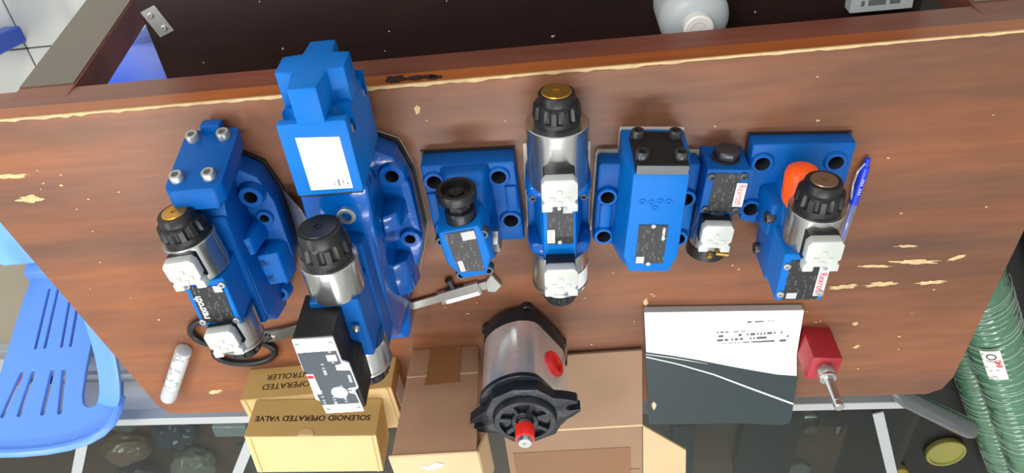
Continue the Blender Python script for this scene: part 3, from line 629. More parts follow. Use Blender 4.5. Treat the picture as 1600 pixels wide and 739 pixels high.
b = B(); b.lathe((0, 0, .155), (0, 0, 1), [(0, .0098), (.040, .0095), (.0425, .0085), (.0425, .0025), (.040, .001)], 32); sh_ = b.build('drive_shaft', STEEL, PU)
b = B(); b.lathe((0, 0, .1715), (0, 0, 1), [(0, .0102), (0, .0125), (.018, .0125), (.019, .012), (.019, .0098)], 32); b.build('red_sleeve', RED, sh_)

# ================================================================== cardboard boxes
def carton(name, label, loc, rz, w_, d, h, m_front, m_top, group=None, notch=False):
    r = thing(name, label, 'box', loc, rz, group)
    t = .0022
    b = B(); b.box(-w_/2, w_/2, -d/2, -d/2+t, 0, h); b.build('front_panel', m_front, r, .0005, 1)
    b = B(); b.box(-w_/2, w_/2, d/2-t, d/2, 0, h-t); b.build('back_panel', m_front, r)
    for s in (-1, 1):
        b = B(); b.box(s*(w_/2-t/2)-t/2, s*(w_/2-t/2)+t/2, -d/2+t, d/2-t, 0, h-t); b.build('side_panel', m_front, r)
        b = B(); b.box(s*(w_/2-.007)-.0012, s*(w_/2-.007)+.0012, -d/2+t, d/2-t, h-t, h+.0016); b.build('side_lip', m_top, r)
    b = B(); b.box(-w_/2, w_/2, -d/2+t, d/2, h-t, h); b.build('lid', m_top, r, .0008, 1)
    b = B(); b.box(-w_/2+t, w_/2-t, -d/2+t, d/2-t, 0, t); b.build('bottom', m_front, r)
    return r
BA = carton('valve_box', 'kraft box printed WE OPERATED, underneath the other yellow box', (.385, .927, 0), .035, .228, .090, .0605, KRAFT, KRAFTL, 'kraft valve boxes')
fm = frame((-.004, -.0454, .040), (1, 0, 0), (0, 0, 1))
text('printed_text', 'WE SOLENOID OPERATED', .0155, frame((-.004, -.0454, .0385), (1, 0, 0), (0, 0, 1)), INK, BA, width=.178)
text('printed_text', 'DIRECTIONAL CONTROLLER', .0155, frame((-.006, -.0454, .0195), (1, 0, 0), (0, 0, 1)), INK, BA, width=.176)
b = B(); b.box(-.1148, -.1142, -.02, .03, .012, .048); b.build('paper_label', STICK, BA)
BB = carton('valve_box', 'kraft box printed SOLENOID OPERATED VALVE, stacked on the other yellow box', (.3855, .934, .0623), -.072, .186, .084, .0655, KRAFT, KRAFTL, 'kraft valve boxes')
text('printed_text', 'SOLENOID OPERATED VALVE', .0135, frame((.002, -.0424, .0345), (1, 0, 0), (0, 0, 1)), INK, BB, width=.166, shear=.0, bold=.0002)
b = B(); b.prism([(.011*math.cos(a), .0655-.011*math.sin(a)) for a in [math.pi*i/14 for i in range(15)]], -.0432, -.0421, 'y'); b.build('thumb_notch', KRAFTL, BB, mtx=Matrix.Translation((.006, 0, 0)))
b = B(); b.box(-.09, .09, -.0418, -.039, .0655, .0668); b.build('tuck_flap', KRAFTL, BB)

CB = thing('cardboard_carton', 'tall brown taped cardboard carton between the yellow boxes and the pump', 'box', (.1955, .919, 0), .01)
b = B(); b.poly([[(-.050, -.054, 0), (.050, -.054, 0), (.050, .054, 0), (-.050, .054, 0)], [(-.052, -.0545, .055), (.052, -.0545, .055), (.051, .054, .055), (-.051, .054, .055)], [(-.055, -.052, .188), (.057, -.055, .190), (.055, .054, .188), (-.055, .054, .188)]])
b.build('carton_body', BROWN, CB, .0015, 2)
b = B(); b.box(-.0515, .0515, -.0556, -.0543, .0545, .0558); b.build('crease', BROWNL, CB)
b = B(); b.poly([[(-.024, -.0552, .0), (.022, -.0552, .0), (.0225, -.0556, .052), (-.0255, -.0556, .052)], [(-.024, -.0546, .0), (.022, -.0546, .0), (.0225, -.0546, .052), (-.0255, -.0546, .052)]]); b.build('tape', TAPE, CB)
b = B(); b.poly([[(-.0255, -.0556, .052), (.0225, -.0556, .052), (.024, -.0560, .074), (-.026, -.0562, .071)], [(-.0255, -.0546, .052), (.0225, -.0546, .052), (.024, -.0546, .074), (-.026, -.0546, .071)]]); b.build('tape', TAPE, CB)
b = B(); b.poly([[(-.057, -.054, .190), (.060, -.058, .192), (.058, .055, .191), (-.057, .055, .190)], [(-.057, -.053, .193), (.060, -.056, .1955), (.058, .055, .194), (-.057, .055, .193)]]); b.build('top_flap', BROWNL, CB, .0008, 1)  # paler than the body: overhead light painted into the flap
b = B(); b.poly([[(-.058, -.050, .190), (-.052, -.050, .193), (-.052, .052, .193), (-.058, .052, .190)], [(-.066, -.040, .150), (-.064, -.040, .150), (-.064, .04, .150), (-.066, .04, .150)]]); b.build('side_flap', BROWNL, CB)
b = B(); b.prism([(.0, -.040), (.012, -.033), (.02, -.036), (.014, -.026), (-.006, -.030), (-.010, -.036)], .1945, .1955); b.build('torn_paper', WHITE, CB)

CO = thing('cardboard_carton', 'brown cardboard carton with open flaps spread behind the pump and book', 'box', (.02, 1.19, -.118))
OO = (.02, 1.19, -.118)
x0, x1, y0, y1 = -.0945, .130, 1.0605, 1.335
for (a, b_, c, d) in ((x0, x1, y0, y0+.004), (x0, x1, y1-.004, y1), (x0, x0+.004, y0, y1), (x1-.004, x1, y0, y1)):
    b = B(); b.box(a, b_, c, d, -.115, .004); b.build('side_panel', BROWND, CO, off=OO)
b = B(); b.box(x0+.004, x1-.004, y0+.001, y0+.12, .000, .004); b.build('top_flap', BROWND, CO, off=OO)
b = B(); b.box(x0+.004, x1-.004, y0+.122, y1, .000, .004); b.build('top_flap', BROWND, CO, off=OO)
b = B(); b.box(x0+.02, x1-.01, y0+.060, y0+.19, .0043, .0048); b.build('tape', mat('dull_tape', (126, 92, 64), .3), CO, off=OO)
b = B(); b.poly([[(x0, .889, z_), (.016, .889, z_), (.018, .912, z_), (x1, .918, z_), (x1, y0-.001, z_+.001), (x0, y0-.001, z_+.001)] for z_ in (.0042, .0086)]); b.build('near_flap', BROWND, CO, .0006, 1, OO)
b = B(); b.box(x0, x1, y0-.003, y0+.001, .0045, .0100); b.build('flap_fold', BROWNL, CO, off=OO)
b = B(); b.poly([[(x0-.001, y0+.003, .004), (x0-.001, y1, .004), (-.172, y1-.04, -.012), (-.169, 1.155, -.012)], [(x0-.001, y0+.003, .008), (x0-.001, y1, .008), (-.172, y1-.04, -.008), (-.169, 1.155, -.008)]]); b.build('side_flap', BROWNL, CO, .0005, 1, OO)

# ================================================================== book, red block, small tools
BK = thing('catalogue', 'thick catalogue with white and slate cover overhanging the far table edge', 'book', (-.21, .93, 0)); O = (-.21, .93, 0)
bp_ = [(-.097, .808), (-.3190, .824), (-.3190, .915), (-.3245, .965), (-.327, 1.060), (-.3245, 1.071), (-.314, 1.0745), (-.250, 1.064), (-.105, 1.054)]
b = B(); b.prism([(x*1.0+(-.21-x)*.006, y) for x, y in bp_], .0012, .0120); b.build('page_block', mat('page_edges', (176, 170, 168), .7, bump=.2, bscale=900, stretch=(1, 1, 8)), BK, off=O)
b = B(); b.prism(bp_, 0, .0012); b.build('back_cover', mat('slate_print', (42, 54, 58), .3), BK, off=O)
b = B(); b.prism(bp_, .0120, .0134); b.build('front_cover', WHITE, BK, off=O)
cv = [(-.0985, .8875), (-.135, .898), (-.18, .913), (-.225, .930), (-.265, .944), (-.295, .954), (-.3255, .960)]
b = B(); b.prism(cv+bp_[4:], .0134, .0136); b.build('slate_panel', MATS['slate_print'], BK, off=O)
def ribbon(pts, w_, z, name, m_, parent, off):
    b = B(); L_ = []; R_ = []
    for i, p in enumerate(pts):
        a = Vector(pts[max(i-1, 0)]); c = Vector(pts[min(i+1, len(pts)-1)]); d = (c-a).normalized(); n = Vector((-d.y, d.x)); ww = w_[i] if isinstance(w_, list) else w_
        L_.append((Vector(p)+n*ww/2)); R_.append((Vector(p)-n*ww/2))
    b.prism([tuple(v) for v in L_]+[tuple(v) for v in R_[::-1]], z, z+.0002); return b.build(name, m_, parent, off=off)
ribbon([(-.0995, .898), (-.145, .917), (-.20, .945), (-.26, .983), (-.3262, 1.024)], [.002, .002, .0025, .003, .0032], .1*0+.0136, 'white_line', INKW, BK, O)
ribbon([(-.0988, .892), (-.14, .904), (-.19, .921)], [.0012, .0016, .0004], .0136, 'white_line', INKW, BK, O)
b = B(); b.prism([(-.125, .838), (-.19, .842), (-.19, .886), (-.125, .876)], .0134, .01345) if False else None
PRT = print_mat('cover_print', (238, 240, 240), (76, 76, 82), 118, 420, .6, 0, block=.2)
b = B(); b.prism([(-.200, .855), (-.302, .860), (-.304, .884), (-.202, .880)], .0134, .01352); b.build('cover_print', PRT, BK, off=O)
b = B(); b.prism([(-.242, .838), (-.284, .840), (-.284, .846), (-.242, .844)], .0134, .01352); b.build('cover_print', PRT, BK, off=O)

b = B(); b.prism(blob(-.1115, 1.008, .0035, .009), .0136, .0139); b.build('torn_patch', BROWNL, BK, off=O)
RB = thing('red_block', 'crimson square metal block with a silver threaded pin on top', 'metal block', (-.3425, .8935, 0), -.13)
b = B(); b.box(-.0205, .0205, -.0215, .0215, 0, .061); b.build('block_body', REDP, RB, .0012, 2, cut=[((.015, y, z), (1, 0, 0), .0032, .02) for y, z in ((-.015, .011), (.013, .010))])
for y, z in ((-.015, .011), (.013, .010)):
    b = B(); b.cyl((.0170, y, z), (.0172, y, z), .0031); b.build('side_hole', HOLE, RB)
b = B(); b.hexp((0, 0, .061), (0, 0, 1), .0125, .014); b.build('hex_nut', BOLT, RB, .0006, 1)
b = B(); b.lathe((0, 0, .075), (0, 0, 1), [(0, .0105), (.002, .0118), (.0055, .0118), (.007, .010), (.007, .006)], 28); b.build('collar', STEEL, RB)
b = B(); b.lathe((0, 0, .078), (0, 0, 1), [(0, .0068), (.043, .0066), (.043, .0058), (.0455, .0058), (.0455, .0066), (.052, .0066), (.0535, .0055), (.0535, 0)], 28); b.build('pin', STEEL, RB)

SCI = thing('scissors', 'black-handled scissors lying beneath the brass-capped pilot valve', 'scissors', (.47, .81, 0)); O = (.47, .81, 0)
def ell(cx, cy, a, b_, z, rot, n=28): return [(cx+a*math.cos(t)*math.cos(rot)-b_*math.sin(t)*math.sin(rot), cy+a*math.cos(t)*math.sin(rot)+b_*math.sin(t)*math.cos(rot), z) for t in [2*math.pi*i/n for i in range(n)]]
b = B(); b.tube(ell(.524, .798, .036, .0255, .0065, -.15), .0052, 10, True); b.build('handle_loop', BLACK, SCI, off=O)
b = B(); b.tube(ell(.494, .842, .046, .0235, .0065, .0), .0052, 10, True); b.build('handle_loop', BLACK, SCI, off=O)
b = B(); b.tube([(.500, .825, .006), (.478, .823, .007), (.462, .818, .007), (.444, .810, .007)], [.005, .006, .007, .006], 10); b.build('handle_shank', BLACK, SCI, off=O)
b = B(); b.tube([(.490, .795, .006), (.475, .805, .007), (.460, .812, .007), (.446, .812, .007)], [.005, .006, .007, .005], 10); b.build('handle_shank', BLACK, SCI, off=O)
SG = mat('scissor_steel', (112, 116, 114), .3, .8)
b = B(); b.prism([(.470, .824), (.446, .803), (.34, .776), (.30, .772), (.345, .789), (.43, .818)], .007, .009); b.build('blade', SG, SCI, off=O)
b = B(); b.prism([(.470, .806), (.440, .800), (.34, .784), (.30, .783), (.345, .798), (.44, .822)], .0045, .0065); b.build('blade', SG, SCI, off=O)
b = B(); b.lathe((.441, .811, .009), (0, 0, 1), [(0, .0042), (.0015, .004), (.002, .003), (.002, 0)], 16); b.build('pivot_screw', STEEL, SCI, off=O)

GL = thing('glue_stick', 'white glue stick lying near the far corner of the table', 'glue stick', (.61, .873, 0)); O = (.61, .873, 0)
g0 = Vector((.5785, .822, .0122)); g1 = Vector((.642, .926, .0122)); gd = (g1-g0).normalized()
b = B(); b.lathe(g0, gd, [(0, .009), (.0015, .0118), (.090, .0118)], 32); b.build('tube', print_mat('glue_print', (188, 193, 196), (120, 124, 130), 260, 300, .5, 0, block=.6), GL, off=O)
b = B(); b.lathe(g0+gd*.090, gd, [(0, .0122), (.026, .0122), (.030, .0112), (.0315, .009), (.0315, 0)], 32); b.build('cap', mat('frosted_plastic', (206, 212, 216), .3, trans=.3), GL, off=O)

CP = thing('vernier_caliper', 'steel vernier caliper poking out from under the knobbed valve', 'caliper', (.17, .755, 0)); O = (.17, .755, 0)
CPR = Matrix.Translation((.115, .742, 0)) @ Matrix.Rotation(.26, 4, 'Z')
CS = mat('caliper_steel', (176, 178, 174), .35, .7)
b = B(); b.box(-.005, .120, -.0065, .0065, .003, .0065); b.build('beam', CS, CP, .0003, 1, O, mtx=CPR)
b = B(); b.prism([(-.010, -.018), (.004, -.006), (.006, .010), (-.004, .014), (-.016, .006), (-.013, -.004)], .002, .0085); b.build('fixed_jaw', CS, CP, .0006, 1, O, mtx=CPR)
b = B(); b.box(.014, .075, -.010, .011, .002, .009); sl = b.build('slider', CS, CP, .0006, 1, O, mtx=CPR)
b = B(); b.box(.018, .068, .004, .0108, .009, .0095); b.build('vernier_scale', WHITE, sl, off=O, mtx=CPR)
b = B(); b.lathe((.050, -.012, .0055), (0, -1, 0), [(0, .004), (.010, .004), (.010, .0055), (.016, .0055), (.0165, .004), (.0165, 0)], 20); b.build('lock_screw', DARKB, CP, off=O, mtx=CPR)
b = B(); b.box(.035, .062, -.0125, -.0095, .0035, .008); b.build('thumb_rest', BLACK, CP, .0006, 1, O, mtx=CPR)

PN = thing('ballpoint_pen', 'clear and blue ballpoint pen lying beside the orange cap valve', 'pen', (-.36, .63, 0)); O = (-.36, .63, 0)
q0 = Vector((-.3695, .580, .0058)); q1 = Vector((-.3535, .724, .0058)); qd = (q1-q0).normalized()
PB = mat('pen_blue', (30, 62, 214), .3)
b = B(); b.lathe(q0, qd, [(0, .002), (.001, .0034), (.012, .0036)], 20); b.build('push_button', PB, PN, off=O)
b = B(); b.lathe(q0+qd*.012, qd, [(0, .0046), (.002, .0054), (.056, .0054)], 24); up = b.build('upper_barrel', PB, PN, off=O)
b = B(); b.lathe(q0+qd*.068, qd, [(0, .0053), (.060, .0052), (.074, .002)], 24); b.build('clear_barrel', mat('clear_pen_plastic', (225, 235, 245), .1, trans=.85), PN, off=O)
b = B(); b.lathe(q0+qd*.066, qd, [(0, .0018), (.074, .0016), (.077, .0005)], 12); b.build('ink_refill', PB, PN, off=O)
b = B(); pp = [q0+qd*t+Vector((.0058+dx, 0, dz)) for t, dx, dz in ((.006, -.003, .002), (.016, .003, .003), (.035, .004, .003), (.052, .001, .002), (.060, -.001, .001))]
b.tube(pp, .0013, 8); b.build('clip', mat('clear_clip', (215, 222, 232), .12, trans=.6), PN, off=O)
text('pen_print', 'MASTERPEN'[:0]+'III III', .0045, frame(q0+qd*.040+Vector((0, 0, .0056)), tuple(qd), (-qd.y, qd.x, 0)), INKW, PN, O, width=.022)

# ================================================================== things on the tray
BT = thing('plastic_bottle', 'frosted white plastic bottle with ridged cap on the dark tray', 'bottle', (-.178, .444, -.1995))
b = B(); b.lathe((0, 0, 0), (0, 0, 1), [(0, .040), (.003, .0445), (.055, .0445), (.062, .0435), (.074, .036), (.080, .024), (.082, .017)], 44); b.build('bottle_body', mat('frosted_bottle', (205, 214, 216), .35, trans=.25), BT)
b = B(); b.lathe((0, 0, .080), (0, 0, 1), [(0, .0175), (.004, .019), (.016, .0185), (.0175, .0165), (.0175, .010), (.0165, .009), (.0165, 0)], 40); b.build('cap', mat('white_cap', (232, 232, 228), .4), BT)
PX = thing('printed_carton', 'small white printed carton lying on the dark tray', 'box', (-.428, .43, -.2))
b = B(); b.box(-.040, .040, -.045, .045, .0, .022); b.build('carton_body', mat('pale_grey_card', (196, 204, 206), .5), PX, .0008, 1)
b = B(); b.box(-.034, .034, -.04, .04, .022, .0224); b.build('printed_text', print_mat('carton_print', (196, 204, 206), (110, 116, 120), 70, 220, .6, 0, block=.3), PX)

# ================================================================== glass showcase beyond the table
SO = (.15, 1.157, -.12)
SH = thing('glass_showcase', 'low aluminium framed glass showcase standing beyond the far table edge', 'display case', SO, -.055)
XL, XR = 1.55, -.765       # local x range
b = B(); b.box(XR, XL, .020, .95, -.0055, -.0005); b.build('glass_top', GLASS, SH)
b = B(); b.box(XR, XL, .0, .018, -.022, .003); b.build('frame_rail', ALUP, SH, .0012, 1)
b = B(); b.box(XR, XL, .936, .966, -.022, .003); b.build('frame_rail', ALUP, SH, .0012, 1)
b = B(); b.box(XR, XL, .0, .024, -.205, -.180); b.build('frame_rail', ALUP, SH, .001, 1)
b = B(); b.box(XR, XL, -.010, .012, -.112, -.100); b.build('slide_track', ALUP, SH, .001, 1)
b = B(); b.box(XR, XL, .022, .030, -.180, -.022); b.build('sliding_panel', mat('white_panel', (238, 240, 240), .3), SH)
BEIGE = mat('beige_panel', (186, 174, 150), .6, var=.06, vscale=4)
b = B(); b.box(XR, XL, .012, .024, -.63, -.205); b.build('back_panel', BEIGE, SH)
for x in (XR+.012, .99, XL-.012):
    b = B(); b.box(x-.02, x+.02, -.002, .024, -.63, -.205); b.build('frame_post', ALUP, SH, .001, 1)
for (px, py, a) in ((-.685, .03, .36), (.455, .03, -.47), (.78, .03, -.47)):
    b = B(); b.box(-.0095, .0095, 0, 1.0, -.0003, .0025); b.build('glass_strip', ALUP, SH, mtx=Matrix.Translation((px, py, 0)) @ Matrix.Rotation(a, 4, 'Z') @ Matrix.Diagonal((1, .93/math.cos(a)*.96, 1, 1)))
b = B(); b.box(XR+.01, XL-.01, .03, .94, -.22, -.2005); b.build('inner_shelf', wood_mat('showcase_board', (120, 88, 70), (96, 68, 56), (138, 104, 84), .5, 2, 8), SH)
b = B(); b.box(XR, XL, .94, .96, -.63, -.022); b.build('front_glass', GLASS, SH)
for x in (XR, XL-.01):
    b = B(); b.box(x, x+.01, .02, .95, -.63, -.006); b.build('end_panel', BLACKM, SH)
b = B()
for c in ((.90, -.262, .010, .012), (.915, -.285, .003, .006), (.94, -.36, .006, .004), (.88, -.37, .013, .007)):
    b.prism(blob(*c), .0112, .0122, 'y')
b.build('rust_stain', mat('brown_stain', (110, 84, 66), .7), SH)
b = B(); b.box(.480, .545, .040, .068, -.016, -.0065); b.build('hinge_plate', ALU, SH, .0006, 1)
# small red-and-black tool on the sliding track, seen through the chair
TL = thing('screwdriver', 'red and black handled tool lying on the showcase track behind the chair', 'tool', (1.09, 1.094, -.2198), -.055)
b = B(); b.lathe((-.03, -.002, .011), (1, 0, 0), [(0, .006), (.004, .0105), (.05, .0105), (.056, .007), (.056, 0)], 20); b.build('handle', RED, TL)
b = B(); b.lathe((-.075, -.002, .011), (1, 0, 0), [(0, .003), (.004, .009), (.026, .009), (.030, .004), (.047, .003)], 20); b.build('tip', BLACK, TL)

def local_to_world(lx, ly, lz):
    a = -.055; return (SO[0]+lx*math.cos(a)-ly*math.sin(a), SO[1]+lx*math.sin(a)+ly*math.cos(a), SO[2]+lz)
ZB = -.12-.20
# goods inside the showcase
def lumpy(name, label, cat, wx, wy, rx, ry, rz_, material, seed, z=ZB, group=None):
    rnd = random.Random(seed); bm = bmesh.new(); bmesh.ops.create_icosphere(bm, subdivisions=4, radius=1)
    ks = [(Vector((rnd.gauss(0, 1), rnd.gauss(0, 1), rnd.gauss(0, 1))).normalized(), rnd.uniform(3, 9), rnd.uniform(0, 6), rnd.uniform(.02, .09)) for _ in range(14)]
    for v in bm.verts:
        n = v.co.normalized(); k = 1+sum(a*abs(math.sin(f_*n.dot(d)+ph)) for d, f_, ph, a in ks)-.35
        v.co = Vector((n.x*rx*k, n.y*ry*k, max(-rz_*.75, n.z*rz_*k)+rz_*.75))
    me = bpy.data.meshes.new(name); bm.to_mesh(me); bm.free(); me.materials.append(material)
    for p in me.polygons: p.use_smooth = True
    o = bpy.data.objects.new(name, me); COL.objects.link(o); o.location = (wx, wy, z); o.rotation_euler = (0, 0, rnd.uniform(0, 3)); return tag(o, label, cat, group)
G = 'plastic bags in the showcase'
lumpy('plastic_bag', 'brown crumpled plastic bag in the showcase just past the chair back', 'bag', 1.035, 1.425, .055, .040, .030, mat('brown_bag', (150, 112, 88), .25, coat=.8, bump=.5, bscale=25), 5, group=G)
lumpy('plastic_bag', 'dark purple plastic bag in the showcase at the very bottom of the photo', 'bag', 1.05, 1.55, .060, .045, .032, mat('purple_bag', (62, 54, 72), .2, coat=1., bump=.6, bscale=25), 3, group=G)
lumpy('plastic_bag', 'dark navy plastic bag in the showcase next to the small hinge plate', 'bag', .90, 1.365, .050, .045, .030, mat('navy_bag', (40, 48, 78), .2, coat=1., bump=.6, bscale=25), 8, group=G)
lumpy('plastic_bag', 'clear crinkled plastic bag in the showcase nearest the kraft boxes', 'bag', .905, 1.50, .055, .045, .028, mat('clear_bag', (150, 146, 132), .1, coat=1., bump=.9, bscale=22), 11, group=G)
lumpy('plastic_bag', 'grey-green plastic bag in the showcase close to the far table corner', 'bag', 1.00, 1.315, .045, .040, .026, mat('green_grey_bag', (92, 104, 92), .2, coat=1., bump=.6, bscale=25), 17, group=G)
CY = thing('hydraulic_cylinder', 'black hydraulic cylinder with steel rod lying in the showcase', 'cylinder', (-.515, 1.445, ZB), -.05)
b = B(); b.lathe((-.075, 0, .026), (1, 0, 0), [(0, .018), (.004, .024), (.075, .024), (.080, .019), (.090, .018), (.090, .007)], 32); b.build('barrel', BLACKM, CY)
b = B(); b.lathe((.014, 0, .026), (1, 0, 0), [(0, .006), (.028, .006), (.03, .005), (.03, 0)], 20); b.build('rod', STEEL, CY)
b = B(); b.lathe((-.04, .022, .026), (0, 1, 0), [(0, .011), (.018, .011), (.02, .008), (.03, .008), (.03, 0)], 20); b.build('port_fitting', STEEL, CY)
def lid(name, label, x, y, r, material, z=ZB, group='round lids'):
    o = thing(name, label, 'lid', (x, y, z), 0, group)
    b = B(); b.lathe((0, 0, 0), (0, 0, 1), [(0, r*.97), (.004, r), (.012, r), (.014, r*.96), (.014, r*.86), (.010, r*.84), (.010, 0)], 44); b.build('lid_disc', material, o); return o
YL = mat('olive_yellow_lid', (142, 138, 70), .5)
lid('round_lid', 'dull tan small lid in the showcase below the silver pin', -.50, 1.515, .018, mat('tan_lid', (112, 106, 82), .5))
lid('round_lid', 'grey round lid in the showcase at the bottom of the photo right of the book', -.488, 1.66, .030, mat('grey_lid', (128, 128, 122), .5))
BXI = thing('storage_box', 'black flat box lying in the showcase beneath the book', 'box', (-.40, 1.52, ZB), -.06)
b = B(); b.box(-.06, .06, -.10, .10, 0, .03); b.build('box_base', BLACKM, BXI, .002, 1)
b = B(); b.box(-.062, .062, -.102, .102, .03, .045); b.build('box_lid', mat('charcoal_card', (36, 37, 40), .5), BXI, .002, 1)
BXJ = thing('storage_box', 'navy square box in the showcase next to the cardboard flap', 'box', (-.215, 1.54, ZB), .0)
b = B(); b.box(-.022, .022, -.10, .10, 0, .03); b.build('box_base', mat('navy_card', (38, 44, 54), .4), BXJ, .002, 1)
b = B(); b.box(-.0235, .0235, -.102, .102, .03, .042); b.build('box_lid', MATS['navy_card'], BXJ, .002, 1)
# teal card standing left of the kraft boxes
TE = tag(B().box(-.075, .075, -.07, .07, 0, .006).build('folder', mat('teal_card', (70, 96, 98), .4), None, .001, 1), 'teal flat folder lying in the showcase behind the kraft boxes', 'folder'); TE.location = (.715, 1.52, ZB); TE.rotation_euler = (0, 0, .1)

# ================================================================== added dark block for shaded floor, and hoses at the side
LC = thing('shade_block', 'added black block in place of shaded floor, carrying the green hoses', 'cabinet', (-1.05, 1.45, -.75))
b = B(); b.box(-.38, .42, -.75, .6, .03, .455); b.build('shade_block_body', mat('floor_shade_dark', (26, 22, 21), .5), LC, .002, 1)
b = B(); b.box(-.39, .428, -.76, .61, .455, .475); b.build('shade_block_top', mat('floor_shade_top', (18, 17, 18), .35), LC, .002, 1)
b = B(); b.box(-.36, .40, -.73, .58, 0, .03); b.build('shade_block_base', BLACKM, LC)
ZC = -.275
lid('round_lid', 'olive yellow round lid on the black block beside the green hoses', -.783, 1.56, .042, YL, ZC)
lid('round_lid', 'yellow round lid on the black block edge by the aluminium strip', -.695, 1.625, .020, mat('yellow_lid', (150, 128, 50), .5), ZC)
def hose(name, label, p0, p1, r, material, pitch=.0145, group='green hoses wrapped in plastic'):
    p0 = Vector(p0); p1 = Vector(p1); d = (p1-p0).normalized(); Ln = (p1-p0).length
    o = thing(name, label, 'hose', (p0+p1)/2, 0, group); off = (p0+p1)/2
    prof = [(0, r*.7), (0, r*.95)]; t = 0
    while t < Ln-pitch:
        prof += [(t+pitch*.12, r*.93), (t+pitch*.35, r*.985), (t+pitch*.5, r*1.0), (t+pitch*.65, r*.985), (t+pitch*.88, r*.93)]; t += pitch
    prof += [(Ln, r*.95), (Ln, r*.7)]
    b = B(); b.lathe(p0, d, prof, 40); h = b.build('hose_wall', material, o, off=off, sharp=60)
    b = B(); rnd = random.Random(len(name)+int(r*1e4)); n = 40
    u = d.orthogonal().normalized(); v = d.cross(u); rings = []
    for i in range(70):
        tt = Ln*i/69; ring = []
        for k in range(n):
            a = 2*math.pi*k/n; rr = r*1.035+.0016*math.sin(5*a+9*tt/.1)+.0012*math.sin(3*a-tt*160)+.0010*rnd.uniform(-1, 1)
            ring.append(p0+d*tt+(u*math.cos(a)+v*math.sin(a))*rr)
        rings.append(ring)
    b.poly(rings, cap=False); b.build('plastic_wrap', WRAP, o, off=off, sharp=80)
    b = B(); tt = .02
    while tt < Ln-.02:
        a0 = rnd.uniform(0, 6.28); da = rnd.uniform(1.2, 2.8); sl_ = rnd.uniform(.004, .014)
        for q in range(2):
            b.tube([p0+d*(tt+sl_*k/9)+(u*math.cos(a0+q*3.1+da*k/9)+v*math.sin(a0+q*3.1+da*k/9))*(r*1.03+.0022) for k in range(10)], rnd.uniform(.0003, .0006), 5)
        tt += rnd.uniform(.007, .014)
    b.build('highlight_arc', mat('painted_highlight_white', (176, 192, 182), .15), o, off=off)  # highlights on the wrapped ribs, painted as thin pale arcs
    return o, d, u, v
HA, HB, HZ, HR = (-.638, .92), (-.920, 1.53), -.146, .045
H2, hd, hu, hv = hose('ribbed_hose', 'green ribbed hose in clear wrap with a white sticker', (*HA, HZ), (*HB, HZ), HR, GREENH)
hose('ribbed_hose', 'green ribbed hose in clear wrap, the lower one without a sticker', (-.614, .93, -.2295), (-.937, 1.645, -.2295), .040, GREENH)
# paper sticker wrapped on the first hose
hd = (Vector((*HB, 0))-Vector((*HA, 0))).normalized(); hn = Vector((-hd.y, hd.x, 0))
if hn.x < 0: hn = -hn
def onhose(t, a, r): return Vector((*HA, HZ))+hd*t+(hn*math.sin(a)+Vector((0, 0, 1))*math.cos(a))*r
b = B(); rings = [[onhose(.145+.080*i, .15+.62*k/6, HR+.0042) for k in range(7)] for i in range(2)]
bm = b.bm; V = [[bm.verts.new(p) for p in r] for r in rings]
for k in range(6): bm.faces.new((V[0][k], V[0][k+1], V[1][k+1], V[1][k]))
HO = H2.location
b.build('paper_sticker', print_mat('hose_sticker_print', (222, 222, 214), (150, 140, 140), 150, 260, .5, 0, block=.66), H2, off=HO)
yv = -(hn*math.cos(.32)-Vector((0, 0, 1))*math.sin(.32))
text('sticker_lettering', 'DHF', .012, frame(onhose(.180, .32, HR+.0048), tuple(hd), tuple(yv)), INKR, H2, HO, width=.020, bold=.0003)
b = B(); b.tube([onhose(.160+.007*math.cos(t), .46+.14*math.sin(t), HR+.0046) for t in [2*math.pi*i/20 for i in range(20)]], .0009, 6, True); b.build('sticker_logo', INK, H2, off=HO)
GT = thing('wrapped_tube', 'grey plastic-wrapped tube lying along the black block beyond the table corner', 'tube', (-.63, 1.23, -.092))
b = B(); d_ = Vector((-.80, .60, 0)); b.lathe((.095, -.09, -.005), d_, [(0, .006), (.02, .014), (.04, .0175), (.19, .0185), (.20, .016), (.20, 0)], 28); b.build('tube_body', mat('grey_wrap', (66, 70, 74), .12, coat=1., bump=.5, bscale=40), GT)
b = B(); b.lathe((.11, -.105, -.005), d_, [(0, .012), (.012, .007), (.022, .006)], 18); b.build('tied_end', mat('clear_film', (190, 198, 200), .1, coat=1., trans=.4), GT)
GR = thing('wrapped_tube', 'dull grey tube lying right beside the stickered green hose', 'tube', (-.895, 1.2, -.238))
b = B(); b.lathe((.10, -.30, 0), (-.42, .91, 0), [(0, .03), (.003, .036), (.60, .036), (.603, .03)], 28); b.build('tube_body', mat('dull_grey_tube', (104, 106, 104), .3, bump=.3, bscale=30), GR)
b = B(); b.lathe((.101, -.303, 0), (-.42, .91, 0), [(0, .025), (.01, .025)], 28); b.build('end_cap', BLACKM, GR)

